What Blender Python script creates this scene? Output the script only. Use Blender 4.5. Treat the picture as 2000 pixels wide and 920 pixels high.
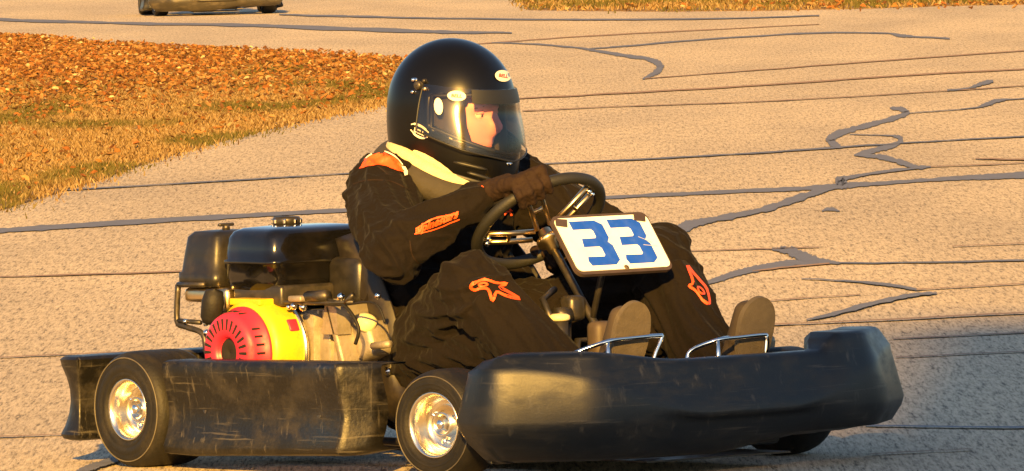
import bpy, bmesh, math, random
import numpy as np
from mathutils import Vector, Matrix, noise
from mathutils.bvhtree import BVHTree
random.seed(7); rng = np.random.default_rng(7)
R = math.radians
scene = bpy.context.scene
for o in list(bpy.data.objects): bpy.data.objects.remove(o)

# ------------------------------------------------------------------ camera
CAM_H, FPX = 1.45, 19560.0
PITCH, ROLL = 0.0378148512, 0.0236044053
cp, sp = math.cos(PITCH), math.sin(PITCH)
c_, q_ = math.cos(ROLL), math.sin(ROLL)
FW = Vector((0, cp, -sp)); UP0 = Vector((0, sp, cp)); R0 = Vector((1, 0, 0))
CR = c_*R0 - q_*UP0; CU = q_*R0 + c_*UP0
cd = bpy.data.cameras.new('camera'); cam = bpy.data.objects.new('camera', cd)
scene.collection.objects.link(cam); scene.camera = cam
m = Matrix.Identity(4)
for i in range(3):
    m[i][0] = CR[i]; m[i][1] = CU[i]; m[i][2] = -FW[i]
m[2][3] = CAM_H
cam.matrix_world = m
cd.sensor_width = 36.0; cd.lens = 36.0*FPX/2000.0
cd.clip_start = 0.5; cd.clip_end = 3000

# ------------------------------------------------------------------ sky, sun, exposure
SUN_AZ, SUN_EL = R(4.0), R(18.0)     # sun stands behind the camera, a little to its left
SUN = Vector((-math.sin(SUN_AZ)*math.cos(SUN_EL), -math.cos(SUN_AZ)*math.cos(SUN_EL), math.sin(SUN_EL)))
world = bpy.data.worlds.new('World'); scene.world = world; world.use_nodes = True
wn = world.node_tree.nodes; wl = world.node_tree.links
bg = wn['Background']; sky = wn.new('ShaderNodeTexSky'); sky.sky_type = 'NISHITA'
sky.sun_disc = False; sky.sun_elevation = SUN_EL
sky.sun_rotation = math.atan2(SUN.x, SUN.y)
wl.new(sky.outputs['Color'], bg.inputs['Color']); bg.inputs['Strength'].default_value = 0.05
sd = bpy.data.lights.new('sun', 'SUN'); sd.energy = 5.0; sd.angle = R(0.9); sd.color = (1.0, 0.535, 0.095)
so = bpy.data.objects.new('sun', sd); scene.collection.objects.link(so)
so.rotation_euler = SUN.to_track_quat('Z', 'Y').to_euler(); so.location = (-20, -60, 30)
scene.view_settings.view_transform = 'Standard'; scene.view_settings.look = 'None'
scene.view_settings.exposure = 1.80; scene.view_settings.gamma = 1.0
scene.view_settings.use_curve_mapping = False

# ------------------------------------------------------------------ pixel helpers (photo pixels -> directions)
CAMP = Vector((0, 0, CAM_H))
def ray(x, y): return (FW + CR*((x-1000)/FPX) - CU*((y-460)/FPX)).normalized()
def ground(x, y, z=0.0):
    d = ray(x, y); t = (z-CAM_H)/d.z; return CAMP + d*t
YAW = 0.888487575; KORG = Vector((-0.42268781, 24.5148412, 0))
KM = Matrix.Translation(KORG) @ Matrix.Rotation(-YAW, 4, 'Z'); KI = KM.inverted()
def kx(px, py, **k):
    o = KI @ CAMP; d = (KI.to_3x3() @ ray(px, py))
    i = {'X': 0, 'Y': 1, 'Z': 2}[list(k)[0]]; v = list(k.values())[0]
    return o + d*((v-o[i])/d[i])

# ------------------------------------------------------------------ materials
MATS = {}
def mat(name, col, rough=0.5, metal=0.0, spec=0.5, var=0.0, vscale=20.0, bump=0.0, bscale=80.0, bdist=0.002,
        scuff=None, scuff_amt=0.4, scuff_scale=(8, 8, 8), sheen=0.0, coat=0.0, scratch=None, scratch_sets=((70, 70, 5), (5, 5, 110))):
    mt = bpy.data.materials.new(name); mt.use_nodes = True; nt = mt.node_tree; n = nt.nodes; l = nt.links
    b = n['Principled BSDF']; b.inputs['Base Color'].default_value = (*col, 1)
    b.inputs['Roughness'].default_value = rough; b.inputs['Metallic'].default_value = metal
    b.inputs['Specular IOR Level'].default_value = spec
    b.inputs['Sheen Weight'].default_value = sheen; b.inputs['Coat Weight'].default_value = coat
    tc = n.new('ShaderNodeTexCoord'); src = None
    if var > 0:
        nz = n.new('ShaderNodeTexNoise'); nz.inputs['Scale'].default_value = vscale; nz.inputs['Detail'].default_value = 6
        l.new(tc.outputs['Object'], nz.inputs['Vector'])
        mx = n.new('ShaderNodeMix'); mx.data_type = 'RGBA'
        mx.inputs[6].default_value = (*[c*(1-var) for c in col], 1); mx.inputs[7].default_value = (*[min(1, c*(1+var)) for c in col], 1)
        l.new(nz.outputs['Fac'], mx.inputs[0]); src = mx.outputs[2]
    if scuff:
        mp = n.new('ShaderNodeMapping'); mp.inputs['Scale'].default_value = scuff_scale; l.new(tc.outputs['Object'], mp.inputs['Vector'])
        nz = n.new('ShaderNodeTexNoise'); nz.inputs['Scale'].default_value = 1; nz.inputs['Detail'].default_value = 9; nz.inputs['Roughness'].default_value = .68
        l.new(mp.outputs[0], nz.inputs['Vector'])
        rp = n.new('ShaderNodeValToRGB'); rp.color_ramp.elements[0].position = .47; rp.color_ramp.elements[1].position = .72
        rp.color_ramp.elements[1].color = (scuff_amt,)*3 + (1,)
        l.new(nz.outputs['Fac'], rp.inputs[0])
        mx = n.new('ShaderNodeMix'); mx.data_type = 'RGBA'; mx.inputs[6].default_value = (*col, 1); mx.inputs[7].default_value = (*scuff, 1)
        if src: l.new(src, mx.inputs[6])
        l.new(rp.outputs[0], mx.inputs[0]); src = mx.outputs[2]
        rr = n.new('ShaderNodeMath'); rr.operation = 'MULTIPLY_ADD'; rr.inputs[1].default_value = .5; rr.inputs[2].default_value = rough
        l.new(rp.outputs[0], rr.inputs[0]); l.new(rr.outputs[0], b.inputs['Roughness'])
    if scratch:
        for sc in scratch_sets:
            mp = n.new('ShaderNodeMapping'); mp.inputs['Scale'].default_value = sc; mp.inputs['Rotation'].default_value = (.06, .05, .1); l.new(tc.outputs['Object'], mp.inputs['Vector'])
            nz = n.new('ShaderNodeTexNoise'); nz.inputs['Scale'].default_value = 1; nz.inputs['Detail'].default_value = 5; nz.inputs['Roughness'].default_value = .6
            l.new(mp.outputs[0], nz.inputs['Vector'])
            rp = n.new('ShaderNodeValToRGB'); rp.color_ramp.elements[0].position = .60; rp.color_ramp.elements[1].position = .74
            rp.color_ramp.elements[1].color = (.7, .7, .7, 1); l.new(nz.outputs['Fac'], rp.inputs[0])
            mx = n.new('ShaderNodeMix'); mx.data_type = 'RGBA'; mx.inputs[6].default_value = (*col, 1); mx.inputs[7].default_value = (*scratch, 1)
            if src: l.new(src, mx.inputs[6])
            l.new(rp.outputs[0], mx.inputs[0]); src = mx.outputs[2]
    if src: l.new(src, b.inputs['Base Color'])
    if bump > 0:
        nz = n.new('ShaderNodeTexNoise'); nz.inputs['Scale'].default_value = bscale; nz.inputs['Detail'].default_value = 4
        l.new(tc.outputs['Object'], nz.inputs['Vector'])
        bp = n.new('ShaderNodeBump'); bp.inputs['Strength'].default_value = bump; bp.inputs['Distance'].default_value = bdist
        l.new(nz.outputs['Fac'], bp.inputs['Height']); l.new(bp.outputs[0], b.inputs['Normal'])
    MATS[name] = mt; return mt

mat('black_plastic', (.016, .016, .017), .36, var=.3, vscale=9, bump=.25, bscale=300, bdist=.001, scuff=(.10, .085, .07), scuff_amt=.25, scuff_scale=(7, 7, 14))
mat('worn_plastic', (.006, .0056, .005), .40, spec=.4, var=.3, vscale=9, bump=.4, bscale=120, bdist=.002, scuff=(.060, .052, .043), scuff_amt=.45, scuff_scale=(13, 13, 16), scratch=(.10, .09, .075))
mat('nose_plastic', (.0040, .0060, .0105), .42, spec=.5, var=.3, vscale=6, bump=.2, bscale=220, bdist=.001, scuff=(.035, .034, .032), scuff_amt=.35, scuff_scale=(8, 8, 22), scratch=(.05, .05, .05), scratch_sets=((5, 5, 120), (40, 40, 9)))  # blue of the reflected sky put into the base colour
mat('rubber', (.008, .0075, .007), .60, spec=.35, var=.4, vscale=14, bump=.5, bscale=160, bdist=.002, scuff=(.035, .028, .02), scuff_amt=.45, scuff_scale=(14, 40, 14))
mat('alloy', (.80, .74, .62), .24, metal=1, var=.12, vscale=30, bump=.15, bscale=60, bdist=.002)
mat('chrome', (.85, .83, .80), .10, metal=1, var=.08, vscale=40)
mat('cast_alloy', (.34, .30, .245), .52, metal=.6, var=.25, vscale=35, bump=.5, bscale=150, bdist=.002, scuff=(.10, .07, .045), scuff_amt=.6, scuff_scale=(20, 20, 20))
mat('gold_lit_alloy', (.72, .56, .33), .30, metal=1, var=.2, vscale=40)  # aluminium with its golden sunlit tone put into the base colour
mat('steel_dark', (.06, .055, .05), .40, metal=.7, var=.3, vscale=30, scuff=(.2, .15, .1), scuff_amt=.3, scuff_scale=(30, 30, 30))
mat('tank_paint', (.004, .004, .005), .18, spec=.4, var=.3, vscale=6, bump=.06, bscale=30, bdist=.002, coat=.5, scuff=(.05, .04, .035), scuff_amt=.15, scuff_scale=(9, 9, 9))
mat('box_plastic', (.010, .0095, .009), .38, var=.3, vscale=20, bump=.3, bscale=250, bdist=.001, scuff=(.08, .065, .05), scuff_amt=.25, scuff_scale=(12, 12, 12))
mat('yellow_paint', (.58, .40, .012), .40, var=.2, vscale=25, scuff=(.16, .09, .02), scuff_amt=.5, scuff_scale=(25, 25, 25))
mat('red_plastic', (.50, .022, .06), .42, var=.18, vscale=25, scuff=(.10, .012, .02), scuff_amt=.6, scuff_scale=(25, 25, 25))
mat('dark_hole', (.006, .005, .005), .9)
mat('suit', (.0054, .0034, .0026), .88, spec=.18, var=.35, vscale=11, bump=.75, bscale=36, bdist=.010, sheen=.02)
mat('glove_cloth', (.019, .0105, .007), .85, spec=.2, var=.35, vscale=40, bump=.6, bscale=150, bdist=.002)
mat('orange_print', (.80, .085, .012), .6, var=.12, vscale=120)
mat('white_print', (.72, .68, .60), .5, var=.06, vscale=80)
mat('red_print', (.65, .03, .03), .5)
mat('cream_pad', (.58, .47, .28), .8, var=.22, vscale=45, bump=.5, bscale=90, bdist=.004)
mat('collar_dark', (.035, .030, .024), .85, var=.3, vscale=40, bump=.5, bscale=110, bdist=.003)
mat('helmet_shell', (.003, .003, .0034), .28, spec=.32, var=.2, vscale=30, bump=.10, bscale=500, bdist=.0006)
mat('edge_highlight', (.085, .075, .06), .6, var=.6, vscale=30)  # pale tone painted in for the highlight on the tyre shoulder
mat('seat_shell', (.012, .0095, .007), .45, var=.3, vscale=12, scuff=(.06, .045, .03), scuff_amt=.4, scuff_scale=(14, 14, 14))
mat('helmet_trim', (.010, .010, .010), .5)
mat('helmet_lining', (.03, .024, .02), .9)
mat('eye_white', (.62, .52, .46), .25)
mat('iris_brown', (.06, .03, .02), .2)
mat('lips', (.42, .15, .12), .5)
mat('skin', (.68, .30, .32), .5, var=.12, vscale=30)
mat('skin_dark', (.16, .07, .05), .6)
mat('eye_dark', (.02, .015, .012), .3)
mat('sole_suede', (.095, .076, .052), .85, var=.25, vscale=40, bump=.7, bscale=220, bdist=.002, scuff=(.20, .16, .11), scuff_amt=.3, scuff_scale=(25, 25, 25))
mat('shoe_upper', (.05, .036, .024), .8, var=.3, vscale=40, bump=.5, bscale=120, bdist=.002)
mat('plate_white', (.76, .79, .86), .38, var=.05, vscale=12, scuff=(.52, .49, .45), scuff_amt=.25, scuff_scale=(18, 18, 18))
mat('plate_blue', (.010, .070, .55), .4, var=.2, vscale=30, scuff=(.2, .3, .5), scuff_amt=.10, scuff_scale=(20, 40, 40))
mat('plate_edge', (.05, .035, .03), .5, var=.4, vscale=40)
mat('grip', (.014, .014, .013), .55, bump=.5, bscale=220, bdist=.0015)
mat('crack_dirt', (.27, .19, .145), .9, spec=.1, var=.3, vscale=9)
mat('sealant', (.125, .132, .175), .7, spec=.2, var=.35, vscale=14, bump=.5, bscale=60, bdist=.003)
mat('concrete', (.34, .32, .29), .85, var=.2, vscale=2, bump=.4, bscale=8, bdist=.01)
mat('roofing', (.10, .095, .09), .8, var=.2, vscale=2)
mat('window_glass', (.03, .035, .04), .08)
mat('brown_part', (.07, .05, .03), .6, var=.4, vscale=40)
mat('pale_part', (.62, .55, .34), .5, var=.15, vscale=40)
mat('sunlit_plastic', (.035, .030, .022), .40, var=.4, vscale=9, scuff=(.14, .11, .07), scuff_amt=.6, scuff_scale=(6, 6, 14))  # nose plastic with a sunlit olive tone put into the base colour
mat('chassis_paint', (.02, .02, .02), .4, scuff=(.15, .11, .08), scuff_amt=.3, scuff_scale=(20, 20, 20))

def glass_mat(name, tint, alpha, rough=.03):
    mt = bpy.data.materials.new(name); mt.use_nodes = True; nt = mt.node_tree; n = nt.nodes; l = nt.links
    n.remove(n['Principled BSDF']); out = n['Material Output']
    t = n.new('ShaderNodeBsdfTransparent'); t.inputs[0].default_value = (*tint, 1)
    g = n.new('ShaderNodeBsdfGlossy'); g.inputs['Roughness'].default_value = rough
    fr = n.new('ShaderNodeFresnel'); fr.inputs[0].default_value = 1.5
    ma = n.new('ShaderNodeMath'); ma.operation = 'ADD'; ma.inputs[1].default_value = alpha; l.new(fr.outputs[0], ma.inputs[0])
    mx = n.new('ShaderNodeMixShader'); l.new(ma.outputs[0], mx.inputs[0]); l.new(t.outputs[0], mx.inputs[1]); l.new(g.outputs[0], mx.inputs[2])
    l.new(mx.outputs[0], out.inputs[0]); MATS[name] = mt
glass_mat('visor_glass', (.90, .85, .78), .03, .19)

def ground_mat(name, cA, cB, cC, attr=False):
    """rough asphalt: coarse exposed aggregate with fine relief, large faint stains"""
    mt = bpy.data.materials.new(name); mt.use_nodes = True; nt = mt.node_tree; n = nt.nodes; l = nt.links
    b = n['Principled BSDF']; b.inputs['Roughness'].default_value = .9; b.inputs['Specular IOR Level'].default_value = .12
    tc = n.new('ShaderNodeTexCoord')
    def nz(sc, det, ro=.6):
        mp = n.new('ShaderNodeMapping'); mp.inputs['Scale'].default_value = sc; l.new(tc.outputs['Object'], mp.inputs['Vector'])
        x = n.new('ShaderNodeTexNoise'); x.inputs['Scale'].default_value = 1; x.inputs['Detail'].default_value = det; x.inputs['Roughness'].default_value = ro
        l.new(mp.outputs[0], x.inputs['Vector']); return x
    g1 = nz((120, 7.0, 10), 3, .8); g2 = nz((52, 3.0, 10), 3, .65); big = nz((.9, .16, 1), 4, .6)
    r1 = n.new('ShaderNodeValToRGB'); e = r1.color_ramp.elements; e[0].position = .38; e[0].color = (*cA, 1); e[1].position = .60; e[1].color = (*cC, 1)
    k = r1.color_ramp.elements.new(.48); k.color = (*cB, 1)
    av = n.new('ShaderNodeMath'); av.operation = 'MULTIPLY_ADD'; av.inputs[1].default_value = .38
    hf = n.new('ShaderNodeMath'); hf.operation = 'MULTIPLY'; hf.inputs[1].default_value = .62
    l.new(g1.outputs['Fac'], hf.inputs[0]); l.new(g2.outputs['Fac'], av.inputs[0]); l.new(hf.outputs[0], av.inputs[2])
    l.new(av.outputs[0], r1.inputs[0])
    mb = n.new('ShaderNodeMix'); mb.data_type = 'RGBA'; mb.blend_type = 'MULTIPLY'; mb.inputs[0].default_value = 1
    rb = n.new('ShaderNodeValToRGB'); rb.color_ramp.elements[0].position = .35; rb.color_ramp.elements[0].color = (.84, .84, .86, 1)
    rb.color_ramp.elements[1].position = .65; rb.color_ramp.elements[1].color = (1.08, 1.07, 1.05, 1)
    l.new(big.outputs['Fac'], rb.inputs[0]); l.new(r1.outputs[0], mb.inputs[6]); l.new(rb.outputs[0], mb.inputs[7])
    l.new(mb.outputs[2], b.inputs['Base Color'])
    bp = n.new('ShaderNodeBump'); bp.inputs['Strength'].default_value = .8; bp.inputs['Distance'].default_value = .008
    l.new(g1.outputs['Fac'], bp.inputs['Height']); l.new(bp.outputs[0], b.inputs['Normal'])
    MATS[name] = mt
ground_mat('asphalt', (.165, .142, .112), (.48, .405, .305), (.65, .555, .42))

def attr_mat(name, rough=.8, trans=.0):
    mt = bpy.data.materials.new(name); mt.use_nodes = True; nt = mt.node_tree; n = nt.nodes; l = nt.links
    b = n['Principled BSDF']; b.inputs['Roughness'].default_value = rough; b.inputs['Specular IOR Level'].default_value = .2
    a = n.new('ShaderNodeAttribute'); a.attribute_name = 'tint'; l.new(a.outputs['Color'], b.inputs['Base Color'])
    MATS[name] = mt
attr_mat('leaf_litter'); attr_mat('grass_blades')
mat('straw_soil', (.13, .075, .025), .95, var=.5, vscale=3, bump=.8, bscale=30, bdist=.02)

# ------------------------------------------------------------------ object helpers
COL = scene.collection
def mk(name, vf, m=None, parent=None, smooth=True, world_=False):
    v, f = vf
    me = bpy.data.meshes.new(name); me.from_pydata([tuple(p) for p in v], [], [tuple(q) for q in f]); me.update()
    if smooth: me.polygons.foreach_set('use_smooth', [True]*len(me.polygons))
    if m: me.materials.append(MATS[m])
    o = bpy.data.objects.new(name, me); COL.objects.link(o)
    if parent: o.parent = parent
    return o
def tag(o, label=None, cat=None, group=None, kind=None):
    if label: o['label'] = label
    if cat: o['category'] = cat
    if group: o['group'] = group
    if kind: o['kind'] = kind
    return o
def empty(name, mtx):
    o = bpy.data.objects.new(name, None); COL.objects.link(o); o.matrix_world = mtx; o.empty_display_size = .1; return o
def add(*vfs):
    V, F = [], []
    for v, f in vfs:
        k = len(V); V += [Vector(p) for p in v]; F += [tuple(i+k for i in q) for q in f]
    return V, F
def xf(vf, mtx): return [mtx @ Vector(p) for p in vf[0]], vf[1]
def frames(P, closed=False):
    n = len(P); T = []
    for i in range(n):
        a = P[(i-1) % n] if (closed or i > 0) else P[i]; b = P[(i+1) % n] if (closed or i < n-1) else P[i]
        T.append((b-a).normalized())
    ref = Vector((0, 0, 1)) if abs(T[0].z) < .9 else Vector((1, 0, 0))
    U = [(ref - T[0]*ref.dot(T[0])).normalized()]
    for i in range(1, n):
        u = U[-1] - T[i]*U[-1].dot(T[i]); U.append(u.normalized())
    return T, U
def tube(P, r, seg=10, closed=False, cap=True):
    P = [Vector(p) for p in P]; n = len(P); rr = r if isinstance(r, (list, tuple)) else [r]*n
    T, U = frames(P, closed); V, F = [], []
    for i in range(n):
        w = T[i].cross(U[i])
        for k in range(seg):
            a = 2*math.pi*k/seg; V.append(P[i] + (U[i]*math.cos(a) + w*math.sin(a))*rr[i])
    for i in range(n if closed else n-1):
        j = (i+1) % n
        for k in range(seg):
            F.append((i*seg+k, i*seg+(k+1) % seg, j*seg+(k+1) % seg, j*seg+k))
    if cap and not closed:
        F.append(tuple(range(seg))[::-1]); F.append(tuple((n-1)*seg+k for k in range(seg)))
    return V, F
def spline(P, n=8, closed=False):
    P = [Vector(p) for p in P]; N = len(P); out = []
    g = (lambda i: P[i % N]) if closed else (lambda i: P[max(0, min(N-1, i))])
    for i in range(N if closed else N-1):
        a, b, c, d = g(i-1), g(i), g(i+1), g(i+2)
        for k in range(n):
            t = k/n
            out.append(.5*((2*b) + (c-a)*t + (2*a-5*b+4*c-d)*t*t + (3*b-a-3*c+d)*t**3))
    if not closed: out.append(P[-1])
    return out
def lathe(prof, seg=40, axis='Y', org=(0, 0, 0), close_ends=True):
    V, F = [], []; n = len(prof); o = Vector(org)
    for r, h in prof:
        for k in range(seg):
            a = 2*math.pi*k/seg; c, s = r*math.cos(a), r*math.sin(a)
            p = {'Y': (c, h, s), 'X': (h, c, s), 'Z': (c, s, h)}[axis]; V.append(Vector(p)+o)
    for i in range(n-1):
        for k in range(seg):
            F.append((i*seg+k, i*seg+(k+1) % seg, (i+1)*seg+(k+1) % seg, (i+1)*seg+k))
    if close_ends:
        F.append(tuple(range(seg))); F.append(tuple((n-1)*seg+k for k in range(seg))[::-1])
    return V, F
def bm_vf(bm):
    bm.verts.index_update(); v = [x.co.copy() for x in bm.verts]; f = [tuple(y.index for y in x.verts) for x in bm.faces]; bm.free(); return v, f
def rbox(c, s, bev=.01, seg=2, rot=None):
    bm = bmesh.new(); bmesh.ops.create_cube(bm, size=1)
    for v in bm.verts: v.co = Vector((v.co.x*s[0], v.co.y*s[1], v.co.z*s[2]))
    if bev > 0: bmesh.ops.bevel(bm, geom=bm.edges[:], offset=min(bev, min(s)*.49), segments=seg, affect='EDGES', profile=.5)
    vf = bm_vf(bm); mt = Matrix.Translation(c)
    if rot: mt = mt @ rot
    return xf(vf, mt)
def poly_prism(pts, h0, h1):
    """2D outline extruded between h0 and h1 along +Z"""
    bm = bmesh.new(); vs = [bm.verts.new((x, y, h0)) for x, y in pts]; f = bm.faces.new(vs)
    r = bmesh.ops.extrude_face_region(bm, geom=[f])
    for e in r['geom']:
        if isinstance(e, bmesh.types.BMVert): e.co.z = h1
    bmesh.ops.triangulate(bm, faces=bm.faces[:]); bmesh.ops.recalc_face_normals(bm, faces=bm.faces[:]); return bm_vf(bm)
def edge_split(o, ang=35):
    md = o.modifiers.new('edges', 'EDGE_SPLIT'); md.split_angle = R(ang); return o
def solid(o, t, off=-1):
    md = o.modifiers.new('thickness', 'SOLIDIFY'); md.thickness = t; md.offset = off; return o
def blob_mesh(segs, vox, smooth_it=2):
    """one continuous skin around tapered limbs: capsules merged with a voxel remesh"""
    parts = []
    for p, q, r0, r1 in segs:
        p, q = Vector(p), Vector(q); d = (q-p); L = d.length
        if L < 1e-5: d = Vector((0, 0, 1e-4)); L = 1e-4
        d = d/L; P, rr = [], []
        for k in range(5):
            a = math.pi/2*(1-k/4.5); P.append(p - d*r0*math.sin(a)); rr.append(max(.001, r0*math.cos(a)))
        for k in range(1, 5): P.append(p.lerp(q, k/5)); rr.append(r0+(r1-r0)*k/5)
        for k in range(5):
            a = math.pi/2*((k+.5)/4.5); P.append(q + d*r1*math.sin(a)); rr.append(max(.001, r1*math.cos(a)))
        ref = Vector((0, 0, 1)) if abs(d.z) < .9 else Vector((1, 0, 0)); u = (ref-d*ref.dot(d)).normalized(); w = d.cross(u)
        V, F = [], []; sg = 20
        for pt, r_ in zip(P, rr):
            for k in range(sg):
                a = 2*math.pi*k/sg; V.append(pt+(u*math.cos(a)+w*math.sin(a))*r_)
        for i in range(len(P)-1):
            for k in range(sg): F.append((i*sg+k, i*sg+(k+1) % sg, (i+1)*sg+(k+1) % sg, (i+1)*sg+k))
        F.append(tuple(range(sg))[::-1]); F.append(tuple((len(P)-1)*sg+k for k in range(sg)))
        parts.append((V, F))
    o = mk('tmp', add(*parts))
    md = o.modifiers.new('r', 'REMESH'); md.mode = 'VOXEL'; md.voxel_size = vox
    s = o.modifiers.new('s', 'SMOOTH'); s.factor = .5; s.iterations = smooth_it
    dg = bpy.context.evaluated_depsgraph_get(); ev = o.evaluated_get(dg); me = bpy.data.meshes.new_from_object(ev)
    bpy.data.objects.remove(o); return me
def mesh_obj(name, me, m, parent):
    me.name = name; me.polygons.foreach_set('use_smooth', [True]*len(me.polygons)); me.materials.clear(); me.materials.append(MATS[m])
    o = bpy.data.objects.new(name, me); COL.objects.link(o); o.parent = parent; return o
def bvh_of(me): return BVHTree.FromPolygons([v.co for v in me.vertices], [tuple(p.vertices) for p in me.polygons])
KO = KI @ CAMP
def hit(bvh, px, py, off):
    d = (KI.to_3x3() @ ray(px, py)).normalized(); loc, nor, i, dist = bvh.ray_cast(KO, d)
    if loc is None: return None
    if nor.dot(d) > 0: nor = -nor
    return loc + nor*off
def stroke_px(bvh, pts, w, off=.002, closed=False, n=5):
    """a ribbon laid on a surface, along a line seen in the photo"""
    P = spline([(x, y, 0) for x, y in pts], n, closed) if n > 1 else [Vector((x, y, 0)) for x, y in pts]
    N = len(P); V, F = [], []; ids = []
    for i in range(N):
        a = P[(i-1) % N] if (closed or i) else P[i]; b = P[(i+1) % N] if (closed or i < N-1) else P[i]
        t = (b-a); t = t.normalized() if t.length > 1e-6 else Vector((1, 0, 0)); nn = Vector((-t.y, t.x, 0))
        ww = w[i*len(w)//N] if isinstance(w, (list, tuple)) else w
        p0 = hit(bvh, P[i].x+nn.x*ww/2, P[i].y+nn.y*ww/2, off); p1 = hit(bvh, P[i].x-nn.x*ww/2, P[i].y-nn.y*ww/2, off)
        if p0 is None or p1 is None or (p0-p1).length > .06: ids.append(None); continue
        ids.append(len(V)); V += [p0, p1]
    for i in range(N if closed else N-1):
        a, b = ids[i], ids[(i+1) % N]
        if a is not None and b is not None and (V[a]-V[b]).length < .08: F.append((a, a+1, b+1, b))
    return V, F
def patch_px(bvh, vf2, off=.002):
    """a flat 2D mesh in photo pixels laid on a surface"""
    V = [hit(bvh, p[0], p[1], off) for p in vf2[0]]; F = []
    keep = {}; V2 = []
    for i, p in enumerate(V):
        if p is not None: keep[i] = len(V2); V2.append(p)
    for f in vf2[1]:
        if all(i in keep for i in f) and max((V[f[0]]-V[i]).length for i in f) < .06: F.append(tuple(keep[i] for i in f))
    return V2, F
def oval2(cx, cy, rx, ry, ang=0, rings=3, seg=24):
    V = [(cx, cy)]; F = []; ca, sa = math.cos(ang), math.sin(ang)
    for r in range(1, rings+1):
        for k in range(seg):
            a = 2*math.pi*k/seg; x, y = rx*r/rings*math.cos(a), ry*r/rings*math.sin(a); V.append((cx+x*ca-y*sa, cy+x*sa+y*ca))
    for k in range(seg): F.append((0, 1+k, 1+(k+1) % seg))
    for r in range(rings-1):
        for k in range(seg):
            a = 1+r*seg; F.append((a+k, a+seg+k, a+seg+(k+1) % seg, a+(k+1) % seg))
    return V, F
def text2(s, shear=0.0, bold=0.02, sub=1):
    cu = bpy.data.curves.new('t', 'FONT'); cu.body = s; cu.size = 1; cu.offset = bold; cu.shear = shear; cu.resolution_u = 3
    o = bpy.data.objects.new('t', cu); COL.objects.link(o); dg = bpy.context.evaluated_depsgraph_get()
    me = bpy.data.meshes.new_from_object(o.evaluated_get(dg)); bpy.data.objects.remove(o)
    bm = bmesh.new(); bm.from_mesh(me); bmesh.ops.triangulate(bm, faces=bm.faces[:])
    if sub: bmesh.ops.subdivide_edges(bm, edges=bm.edges[:], cuts=sub, use_grid_fill=True)
    vf = bm_vf(bm); bpy.data.meshes.remove(me); bpy.data.curves.remove(cu)
    xs = [p.x for p in vf[0]]; ys = [p.y for p in vf[0]]; x0, x1, y0, y1 = min(xs), max(xs), min(ys), max(ys)
    return [((p.x-x0)/(x1-x0), (p.y-y0)/(y1-y0)) for p in vf[0]], vf[1]
def map2(vf, o, ux, uy): return [(o[0]+x*ux[0]+y*uy[0], o[1]+x*ux[1]+y*uy[1]) for x, y in vf[0]], vf[1]

# ================================================================== the setting
def sheet(name, x0, x1, y0, y1, z, m, nx=1, ny=1):
    V = [(x0+(x1-x0)*i/nx, y0+(y1-y0)*j/ny, z) for j in range(ny+1) for i in range(nx+1)]
    F = [(j*(nx+1)+i, j*(nx+1)+i+1, (j+1)*(nx+1)+i+1, (j+1)*(nx+1)+i) for j in range(ny) for i in range(nx)]
    o = mk(name, (V, F), m, smooth=False); o['kind'] = 'structure'; return o
sheet('ground', -1500, 1500, -1500, 1500, -.04, 'straw_soil')
road = sheet('race_track', -60, 60, -26, 190, 0, 'asphalt', 4, 4)

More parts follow.
